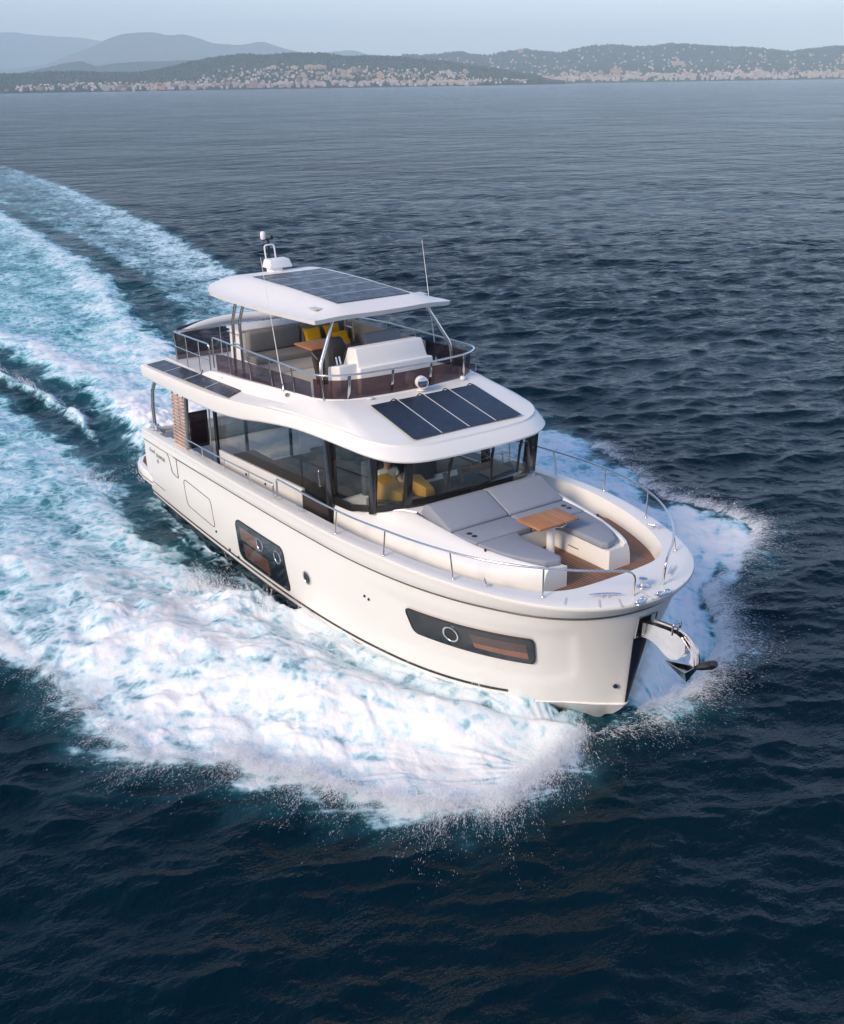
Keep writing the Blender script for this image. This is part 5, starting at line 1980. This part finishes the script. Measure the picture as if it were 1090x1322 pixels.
mb = MB()
path = smooth_path([(15.95, 0, 2.07), (16.40, 0, 2.10), (16.66, 0, 2.08), (16.82, 0, 1.96), (16.88, 0, 1.80), (16.86, 0, 1.64)], 5)
for (a, b) in zip(path[:-1], path[1:]):
    pass
wds = np.linspace(.045, .09, len(path))
ring = []
for i, p in enumerate(path):
    q = Vector(path[min(i + 1, len(path) - 1)]) - Vector(path[max(i - 1, 0)])
    q.normalize()
    nrm = Vector((-q.z, 0, q.x))
    w = wds[i]
    c_ = Vector(p)
    ring.append([tuple(c_ + nrm * w + Vector((0, -.022, 0))), tuple(c_ + nrm * w + Vector((0, .022, 0))), tuple(c_ - nrm * w + Vector((0, .022, 0))), tuple(c_ - nrm * w + Vector((0, -.022, 0)))])
mb.grid(ring, cv=True)
mb.add(ring[0], [(0, 1, 2, 3)])
mb.add(ring[-1], [(3, 2, 1, 0)])
apart(mb, "shank", 'steel')
mb = MB()
T, Wl, Wr, K, J = (16.24, 0, 1.47), (16.84, -.17, 1.56), (16.84, .17, 1.56), (16.74, 0, 1.28), (16.92, 0, 1.66)
mb.solid([T, Wl, Wr, K, J], [(0, 3, 1), (0, 2, 3), (0, 1, 4), (0, 4, 2), (1, 3, 4), (2, 4, 3)], .006, 1)
apart(mb, "fluke", 'steel', 20)
mb = MB().tube(smooth_path([(16.86, 0, 1.60), (17.02, 0, 1.70), (17.18, 0, 1.80), (17.28, 0, 1.87)], 3), [.03, .04, .05, .06, .065, .07, .072, .07, .066, .05][:10], 12)
apart(mb, "guard", 'black', 60)
apart(MB().tube([(16.62, -.05, 2.06), (16.9, -.06, 1.84), (16.92, -.05, 1.62)], .009, 6), "safety_wire", 'steel', 60)


# ------------------------------------------------------------------ loose pillows on the flybridge sofa
def pillow(loc, rot, sz, label):
    """stuffed square pillow with pinched corners and creases"""
    me = bpy.data.meshes.new("throw_pillow")
    n = 15
    V, F = [], []
    for side in (1, -1):
        for i in range(n):
            for j in range(n):
                u, v = -1 + 2 * i / (n - 1), -1 + 2 * j / (n - 1)
                h = (1 - u ** 4) * (1 - v ** 4)
                pin = 1 - .10 * (1 - abs(u * v)) * max(abs(u), abs(v)) ** 6
                th = .30 * h ** .55 * (1 + .07 * math.sin(5 * u + 3 * v + loc[1] * 9))
                V.append((u * pin * sz, v * pin * sz, side * th * sz))
    for s in (0, 1):
        for i in range(n - 1):
            for j in range(n - 1):
                a = s * n * n + i * n + j
                q = (a, a + n, a + n + 1, a + 1)
                F.append(q if s == 0 else q[::-1])
    me.from_pydata(V, [], F)
    bm = bmesh.new()
    bm.from_mesh(me)
    bmesh.ops.remove_doubles(bm, verts=bm.verts, dist=1e-4)
    bm.to_mesh(me)
    bm.free()
    o = link("throw_pillow", me, 'yellow', None, 180)
    o.location = loc
    o.rotation_euler = rot
    tag(o, label, "pillow", "yellow pillows on the flybridge sofa")
    return o


pillow((4.02, .62, 4.66), (0, R(68), 0), .23, "yellow pillow left of the hardtop strut, propped on the grey sofa back")
pillow((4.02, 1.18, 4.68), (R(6), R(66), R(6)), .22, "rear yellow pillow right of the strut, topmost in the sofa corner")
pillow((4.33, 1.22, 4.60), (R(8), R(40), R(-14)), .21, "yellow pillow lying low in front of the corner one")
pillow((5.95, 1.42, 4.66), (R(-58), R(12), R(20)), .24, "lone yellow pillow behind the black flybridge steering wheel")


# ------------------------------------------------------------------ the person at the lower helm
def skin_mesh(name, nodes, edges, mat, sub=2):
    me = bpy.data.meshes.new(name)
    me.from_pydata([n[0] for n in nodes], edges, [])
    o = bpy.data.objects.new(name, me)
    COL.objects.link(o)
    md = o.modifiers.new("skin", 'SKIN')
    for i, n in enumerate(nodes):
        sv = me.skin_vertices[0].data[i]
        sv.radius = n[1] if hasattr(n[1], '__len__') else (n[1], n[1])
        sv.use_root = (i == 0)
    ss = o.modifiers.new("subsurf", 'SUBSURF')
    ss.levels = ss.render_levels = sub
    bpy.context.view_layer.update()
    ev = o.evaluated_get(bpy.context.evaluated_depsgraph_get())
    m2 = bpy.data.meshes.new_from_object(ev)
    bpy.data.objects.remove(o)
    m2.name = name
    return link(name, m2, mat, None, 180)


def build_person():
    px, py, pz = 9.58, -.98, 2.62      # seat under the pelvis
    P = lambda x, y, z: (px + x, py + y, pz + z)
    nodes = [(P(0, 0, .08), (.16, .13)), (P(-.01, 0, .25), (.15, .11)), (P(0, 0, .44), (.17, .11)), (P(.0, 0, .52), (.10, .07)), (P(.02, 0, .60), (.052, .052)),
             (P(.04, 0, .70), (.085, .095)), (P(.04, 0, .79), (.085, .10)), (P(.03, 0, .84), (.06, .07)),
             # right arm (starboard side)
             (P(.0, -.19, .47), (.065, .065)), (P(.16, -.24, .26), (.046, .046)), (P(.40, -.14, .34), (.036, .036)), (P(.47, -.10, .36), (.030, .022)),
             # left arm
             (P(.0, .19, .47), (.065, .065)), (P(.17, .24, .25), (.046, .046)), (P(.40, .16, .36), (.036, .036)), (P(.47, .12, .38), (.030, .022)),
             # legs
             (P(.10, -.10, .06), (.095, .09)), (P(.45, -.12, .07), (.07, .07)), (P(.50, -.12, -.36), (.045, .045)), (P(.62, -.12, -.42), (.04, .035)),
             (P(.10, .10, .06), (.095, .09)), (P(.45, .12, .07), (.07, .07)), (P(.50, .12, -.36), (.045, .045)), (P(.62, .12, -.42), (.04, .035)),
             # nose
             ]
    edges = [(0, 1), (1, 2), (2, 3), (3, 4), (4, 5), (5, 6), (6, 7), (2, 8), (8, 9), (9, 10), (10, 11), (2, 12), (12, 13), (13, 14), (14, 15), (0, 16), (16, 17), (17, 18), (18, 19), (0, 20), (20, 21), (21, 22), (22, 23)]
    # fingers closed round the wheel rim
    for hand, sg in ((11, -1), (15, 1)):
        hx, hy, hz = nodes[hand][0]
        for k, dz in enumerate((.028, .010, -.008, -.024)):
            a = len(nodes)
            nodes.append(((hx + .045, hy, hz + dz), .010))
            nodes.append(((hx + .068, hy + .025 * -sg, hz + dz - .004), .009))
            edges += [(hand, a), (a, a + 1)]
        a = len(nodes)
        nodes.append(((hx + .02, hy + .03 * -sg, hz + .03), .011))
        nodes.append(((hx + .05, hy + .045 * -sg, hz + .035), .010))
        edges += [(hand, a), (a, a + 1)]
    body = skin_mesh("person", nodes, edges, 'skin')
    tag(body, "person in a white shirt seated at the inside helm behind the windscreen", "person")
    # clothes and hair
    sh = skin_mesh("shirt", [(P(0, 0, .06), (.185, .155)), (P(-.01, 0, .25), (.175, .135)), (P(0, 0, .44), (.19, .13)), (P(.0, 0, .53), (.09, .085)),
                             (P(.0, -.20, .47), (.085, .085)), (P(.09, -.225, .36), (.075, .075)), (P(.0, .20, .47), (.085, .085)), (P(.09, .225, .36), (.075, .075))],
                   [(0, 1), (1, 2), (2, 3), (2, 4), (4, 5), (2, 6), (6, 7)], 'shirt')
    st = skin_mesh("shorts", [(P(0, 0, .06), (.18, .15)), (P(.12, -.11, .06), (.115, .11)), (P(.38, -.12, .07), (.095, .09)), (P(.12, .11, .06), (.115, .11)), (P(.38, .12, .07), (.095, .09))],
                   [(0, 1), (1, 2), (0, 3), (3, 4)], 'shorts')
    hr = MB()
    rows = []
    for i in range(9):
        th = math.pi * .56 * i / 8
        rows.append([(px + .025 + .108 * math.sin(th) * math.cos(q) - .012, py + .098 * math.sin(th) * math.sin(q), pz + .775 + .115 * math.cos(th) - (.05 if math.cos(q) < -.2 else 0) * i / 8) for q in np.linspace(0, 2 * math.pi, 20)[:-1]])
    hr.grid(rows, cv=True)
    hair = hr.build("hair", 'hair', None, 180)
    for o in (sh, st, hair):
        o.parent = body
    # face: nose and eyes
    for nm, c_, r_, m_ in (("nose", P(.128, 0, .735), (.016, .014, .022), 'skin'), ("eye", P(.112, -.034, .762), (.012, .014, .009), 'hair'), ("eye", P(.112, .034, .762), (.012, .014, .009), 'hair'), ("mouth", P(.116, 0, .692), (.008, .024, .006), 'amber')):
        k = MB().lathe([(.001, -1), (.7, -.7), (1, 0), (.7, .7), (.001, 1)], (0, 0, 0), 12)
        k.v = [(c_[0] + v[0] * r_[0], c_[1] + v[1] * r_[1], c_[2] + v[2] * r_[2]) for v in k.v]
        o = k.build(nm, m_, None, 180)
        o.parent = body


build_person()
part(MB().box((9.02, -1.4, 1.68), (10.14, 1.2, 2.12), .02), "helm_platform", 'intdark', INT)

# ------------------------------------------------------------------ the town along the coast
def wall_mat(name, col):
    t = NT(name)
    b = t.n('BsdfPrincipled')
    tc = t.n('TexCoord')
    sp = t.n('SeparateXYZ')
    t.l(tc.outputs['Object'], sp.inputs[0])
    fz = t.math('FRACT', t.math('DIVIDE', sp.outputs[2], 3.1))
    fx = t.math('FRACT', t.math('DIVIDE', t.math('ADD', sp.outputs[0], sp.outputs[1]), 3.7))
    w = t.math('MULTIPLY', t.math('GREATER_THAN', fz, .45), t.math('GREATER_THAN', fx, .5))
    oi = t.n('ObjectInfo')
    c = t.mix(oi.outputs['Random'], c4([q * .8 for q in col]), c4(col))
    t.l(t.mix(t.math('MULTIPLY', w, .7), c, (.10, .10, .11, 1)), b.inputs['Base Color'])
    b.inputs['Roughness'].default_value = .85
    t.l(b.outputs[0], t.out.inputs[0])
    return t.m


WALLS = {'white': wall_mat('render_white', (.60, .58, .55)), 'cream': wall_mat('render_cream', (.56, .49, .40)), 'pink': wall_mat('render_pink', (.52, .38, .32)), 'ochre': wall_mat('render_ochre', (.58, .40, .26))}
TILE = principled('terracotta_tiles', (.28, .15, .11), .85, var=.2, nscale=.3)
FLAT = principled('flat_roof', (.52, .48, .44), .85, var=.1, nscale=.2)


def building_mesh(kind, w, d, h):
    """gabled or hipped house, stepped flat-roofed block; wall faces first material, roof second"""
    V, F, MI = [], [], []

    def bx(x0, x1, y0, y1, z0, z1, mi=0, top=True):
        k = len(V)
        V.extend([(x0, y0, z0), (x1, y0, z0), (x1, y1, z0), (x0, y1, z0), (x0, y0, z1), (x1, y0, z1), (x1, y1, z1), (x0, y1, z1)])
        for f in ((0, 1, 5, 4), (1, 2, 6, 5), (2, 3, 7, 6), (3, 0, 4, 7)):
            F.append([k + i for i in f])
            MI.append(mi)
        if top:
            F.append([k + 4, k + 5, k + 6, k + 7])
            MI.append(1)
    if kind == 'house':
        bx(-w / 2, w / 2, -d / 2, d / 2, -6, h, 0, False)
        k = len(V)
        o = .7
        r = d * .26
        V.extend([(-w / 2 - o, -d / 2 - o, h), (w / 2 + o, -d / 2 - o, h), (w / 2 + o, d / 2 + o, h), (-w / 2 - o, d / 2 + o, h), (-w / 2 + d * .35, 0, h + r), (w / 2 - d * .35, 0, h + r)])
        for f in ((0, 1, 5, 4), (2, 3, 4, 5), (1, 2, 5), (3, 0, 4)):
            F.append([k + i for i in f])
            MI.append(1)
        bx(w * .18, w * .18 + 1.2, -.6, .6, h, h + r + .9, 0)
        bx(-w / 2 - 3, -w / 2, -d / 2, d * .2, -6, h * .55, 0)
    else:
        bx(-w / 2, w / 2, -d / 2, d / 2, -8, h, 0)
        bx(-w * .22, w * .10, -d * .25, d * .25, h, h + 2.6, 0)
        nfl = int(h // 3.1)
        for q in range(1, nfl + 1):
            bx(-w / 2 + .5, w / 2 - .5, -d / 2 - 1.4, -d / 2, q * 3.1 - .25, q * 3.1 + .75, 0)
        if kind == 'stepped':
            bx(w / 2, w * .95, -d / 2 + 1, d / 2 - 2, -8, h * .62, 0)
    me = bpy.data.meshes.new(kind)
    me.from_pydata(V, [], F)
    for i, p in enumerate(me.polygons):
        p.material_index = MI[i]
    return me


rngb = random.Random(21)
PROTO = {}
for kind, dims in {'house': [(10, 8, 5), (12, 8, 5.5), (9, 8, 6.5)], 'block': [(22, 11, 10), (30, 12, 13), (18, 12, 16)], 'stepped': [(24, 12, 11), (17, 11, 18)], 'slab': [(52, 13, 12), (64, 14, 10)]}.items():
    for wname in WALLS:
        for i, (w, d, h) in enumerate(dims):
            me = building_mesh('house' if kind == 'house' else ('stepped' if kind == 'stepped' else 'block'), w, d, h)
            me.materials.append(WALLS[wname])
            me.materials.append(TILE if kind == 'house' else FLAT)
            PROTO[(kind, wname, i)] = me


def put(G, px, f, kind, wname, i, label, group, nm, extra=0.0):
    p, d, bb = G(px, f)
    o = bpy.data.objects.new(nm, PROTO[(kind, wname, i)])
    COL.objects.link(o)
    o.location = (p.x, p.y, p.z + extra)
    o.rotation_euler = (0, 0, bb - math.pi / 2 + rngb.uniform(-.35, .35))
    tag(o, label, 'house' if kind == 'house' else 'apartment block', group)
    return o


LH = ("pale house with a tiled roof among the trees of the dark headland", "houses on the wooded headland")
LB = ("pale flat roofed apartment block on the dark wooded headland", "apartment blocks on the wooded headland")
LS = ("pink or cream seafront block along the headland's shore", "seafront blocks below the headland")
RH = ("pale house dotted on the blue hazy hills at right", "houses on the hazy town hills")
RB_ = ("block of the dense pinkish town spread along the right shore", "town blocks along the right shore")
n_ = 0
for _ in range(70):
    px = rngb.choice([rngb.uniform(95, 330), rngb.uniform(300, 660), rngb.uniform(350, 600)])
    f = rngb.uniform(.10, .78) if 300 < px < 560 else rngb.uniform(.08, .5)
    put(G_head, px, f, 'house', rngb.choice(['white', 'white', 'cream', 'pink']), rngb.randrange(3), LH[0], LH[1], "hill_house", 1.5)
for _ in range(30):
    px = rngb.uniform(330, 640)
    put(G_head, px, rngb.uniform(.12, .62), rngb.choice(['block', 'stepped']), rngb.choice(['white', 'cream', 'cream', 'pink']), rngb.randrange(2), LB[0], LB[1], "apartment_block", 2)
for _ in range(44):
    px = rngb.choice([rngb.uniform(2, 160), rngb.uniform(140, 330), rngb.uniform(160, 600)])
    put(G_head, px, rngb.uniform(.03, .09), rngb.choice(['block', 'stepped', 'block', 'slab'] if px > 200 else ['house', 'block']), rngb.choice(['cream', 'pink', 'pink', 'ochre', 'white']), rngb.randrange(2), LS[0], LS[1], "seafront_block", 1)
for _ in range(56):
    px = rngb.uniform(555, 1090)
    put(G_right, px, rngb.uniform(.20, .85), 'house', rngb.choice(['white', 'white', 'cream']), 1, RH[0], RH[1], "hill_house", 1.5)
for _ in range(78):
    px = rngb.uniform(585, 1090)
    put(G_right, px, abs(rngb.gauss(0, .085)) + .035, rngb.choice(['block', 'stepped', 'slab', 'block']), rngb.choice(['cream', 'pink', 'pink', 'ochre', 'white']), rngb.randrange(2), RB_[0], RB_[1], "town_block", 1)
# a few that stand out
put(G_head, 491, .22, 'stepped', 'ochre', 1, "tall ochre tower block standing out on the headland", None, "tower_block", 6)
for px, f in ((402, .62), (414, .60)):
    put(G_head, px, f, 'slab', 'cream', 0, "long pale terrace building high on the headland near its top", "long terraces near the headland's top", "terrace_building", 5)
put(G_right, 672, .93, 'block', 'cream', 1, "pale block crowning the small hilltop right of centre", None, "hilltop_building", 8)
put(G_right, 875, .30, 'slab', 'pink', 1, "broad pink grey hotel above the right hand shore", None, "hotel_building", 20)
put(G_right, 795, .14, 'slab', 'pink', 0, "pinkish slab rising above the town at centre right", None, "slab_building", 18)


def far_town():
    V, F = [], []
    rr = random.Random(5)
    for k in range(900):
        if k < 420:
            px = rr.uniform(20, 680)
            G = G_head
            f = rr.uniform(.03, .65) if 260 < px < 600 else rr.uniform(.03, .32)
        else:
            px = rr.uniform(540, 1095)
            G = G_right
            f = rr.uniform(.03, .95) if rr.random() < .55 else abs(rr.gauss(0, .12)) + .04
        p, d, bb = G(px, f)
        w, dd, h = rr.uniform(6, 12), rr.uniform(6, 9), rr.uniform(3, 6)
        a = bb + rr.uniform(-.5, .5)
        ca, sa = math.cos(a), math.sin(a)
        i0 = len(V)
        for (x, y, z) in ((-dd, -w, -5), (dd, -w, -5), (dd, w, -5), (-dd, w, -5), (-dd, -w, h), (dd, -w, h), (dd, w, h), (-dd, w, h), (0, -w * .6, h + 3), (0, w * .6, h + 3)):
            x, y = x / 2, y / 2
            V.append((p.x + x * ca - y * sa, p.y + x * sa + y * ca, p.z + z + 1.5))
        for f_ in ((0, 1, 5, 4), (1, 2, 6, 5), (2, 3, 7, 6), (3, 0, 4, 7), (4, 5, 8), (6, 7, 9), (5, 6, 9, 8), (7, 4, 8, 9)):
            F.append([i0 + q for q in f_])
    me = bpy.data.meshes.new("far_houses")
    me.from_pydata(V, [], F)
    o = link("far_houses", me, principled('far_render', (.48, .43, .39), .85, var=.35, nscale=.012), None, 0)
    tag(o, "the town's smallest far houses scattered over the hazy slopes", "houses", kind='stuff')


far_town()


def far_front():
    """the thickest of the town: a warm strip of blocks standing shoulder to shoulder along both shores"""
    V, F = [], []
    rr = random.Random(15)
    for k in range(640):
        if k < 190:
            px, G, f = rr.uniform(130, 620), G_head, rr.uniform(.02, .07)
        else:
            px, G, f = rr.uniform(570, 1095), G_right, .02 + abs(rr.gauss(0, .05))
        p, d, bb = G(px, f)
        w, dd, h = rr.uniform(7, 18), rr.uniform(8, 10), rr.uniform(4, 12)
        a = bb + rr.uniform(-.3, .3)
        ca, sa = math.cos(a), math.sin(a)
        i0 = len(V)
        for (x, y, z) in ((-dd, -w, -6), (dd, -w, -6), (dd, w, -6), (-dd, w, -6), (-dd, -w, h), (dd, -w, h), (dd, w, h), (-dd, w, h), (0, -w * .7, h + 2.4), (0, w * .7, h + 2.4)):
            x, y = x / 2, y / 2
            V.append((p.x + x * ca - y * sa, p.y + x * sa + y * ca, p.z + z + 1))
        for f_ in ((0, 1, 5, 4), (1, 2, 6, 5), (2, 3, 7, 6), (3, 0, 4, 7), (4, 5, 8), (6, 7, 9), (5, 6, 9, 8), (7, 4, 8, 9)):
            F.append([i0 + q for q in f_])
    me = bpy.data.meshes.new("far_seafront")
    me.from_pydata(V, [], F)
    o = link("far_seafront", me, principled('far_warm_render', (.42, .36, .325), .85, var=.32, nscale=.015), None, 0)
    tag(o, "warm pink strip of small seafront buildings along both far shores", "buildings", kind='stuff')


far_front()


def forest():
    """woods on the two near ranges: thousands of crowns reading as one cover"""
    V, F = [], []
    rr = random.Random(9)
    base = []
    for i in range(3):
        th = [.35, 1.15, 2.0][i]
        for q in range(6):
            a = 2 * math.pi * (q + .5 * i) / 6
            base.append((math.sin(th) * math.cos(a), math.sin(th) * math.sin(a), math.cos(th)))
    fs = []
    for i in range(2):
        for q in range(6):
            fs.append((i * 6 + q, i * 6 + (q + 1) % 6, (i + 1) * 6 + (q + 1) % 6, (i + 1) * 6 + q))
    fs.append(tuple(range(6)))
    for k in range(15000):
        if k < 9000:
            px = rr.uniform(-30, 700)
            G = G_head
        else:
            px = rr.uniform(520, 1130)
            G = G_right
        f = 1 - rr.random() ** 1.3 * .97
        if rr.random() < .18:
            f = rr.uniform(.95, 1.0)
        p, d, bb = G(px, f)
        r = rr.uniform(2.6, 6.0) * (1.15 if G is G_right else 1)
        hz = rr.uniform(.75, 1.5)
        i0 = len(V)
        for b in base:
            j = rr.uniform(.75, 1.2)
            V.append((p.x + b[0] * r * j, p.y + b[1] * r * j, p.z + 2 + (b[2] * hz + .35) * r * j * .8))
        for f_ in fs:
            F.append([i0 + q for q in f_])
    me = bpy.data.meshes.new("hillside_wood")
    me.from_pydata(V, [], F)
    t = NT('wood_foliage')
    b = t.n('BsdfPrincipled')
    n1 = t.noise(t.obj(), .03, 5, .6)
    t.l(t.mix(t.smooth(n1, .35, .65), (.016, .032, .022, 1), (.045, .068, .042, 1)), b.inputs['Base Color'])
    b.inputs['Roughness'].default_value = .9
    t.l(b.outputs[0], t.out.inputs[0])
    o = link("hillside_wood", me, t.m, None, 180)
    tag(o, "dark green woodland covering the coastal hills between the houses", "woodland", kind='stuff')


forest()


# far white boats
def far_boat(px, py, L, label, head):
    d = ray_px(px, py)
    k = (SEA_Z - CAM.z) / d.z
    p = CAM + d * k
    r = empty("motor_boat", (p.x, p.y, SEA_Z))
    r.rotation_euler = (0, 0, head)
    tag(r, label, "boat", "small white boats off the far shore")
    rows = []
    for f in np.linspace(0, 1, 9):
        hb = L * .15 * (1 - f ** 3)
        z = L * (.10 + .05 * f)
        rows.append([(L * (f - .5), -hb, z), (L * (f - .5) * .96, -hb * .8, -.1), (L * (f - .5) * .96, hb * .8, -.1), (L * (f - .5), hb, z)])
    mb = MB().grid(rows)
    mb.add(rows[0], [(0, 1, 2, 3)])
    mb.grid([[r_[0] for r_ in rows], [r_[3] for r_ in rows]])
    h = mb.build("boat_hull", 'white', None, 40)
    h.parent = r
    mb = MB().hexa([(-L * .22, -L * .10, L * .10), (L * .18, -L * .10, L * .12), (L * .18, L * .10, L * .12), (-L * .22, L * .10, L * .10), (-L * .18, -L * .08, L * .27), (L * .08, -L * .08, L * .27), (L * .08, L * .08, L * .27), (-L * .18, L * .08, L * .27)], L * .01)
    c_ = mb.build("cabin", 'white', None, 40)
    c_.parent = r
    return r


far_boat(271, 115.0, 17, "white motor boat off the headland shore at left, long and low", 2.3)
far_boat(962, 103.6, 22, "larger white boat lying off the right shore, below the pink hotel", 2.0)
far_boat(1026, 102.4, 18, "small white boat furthest right off the shore", 1.2)
far_boat(660, 107.4, 15, "small white boat off the middle of the town shore", 2.6)

# ------------------------------------------------------------------ the air between here and the hills
mb = MB().box((-24000, -24000, -6), (24000, 24000, 1250))
me = bpy.data.meshes.new("haze")
me.from_pydata(mb.v, [], mb.f)
t = NT('haze_air')
pv = t.n('VolumePrincipled')
pv.inputs['Color'].default_value = (.68, .87, .97, 1)
pv.inputs['Density'].default_value = 1.0e-4
pv.inputs['Anisotropy'].default_value = -0.25
t.l(pv.outputs[0], t.out.inputs['Volume'])
hz = link("haze", me, t.m, None, 0)
tag(hz, "pale blue sea haze veiling the far hills", "haze", kind='stuff')
hz.display_type = 'WIRE'
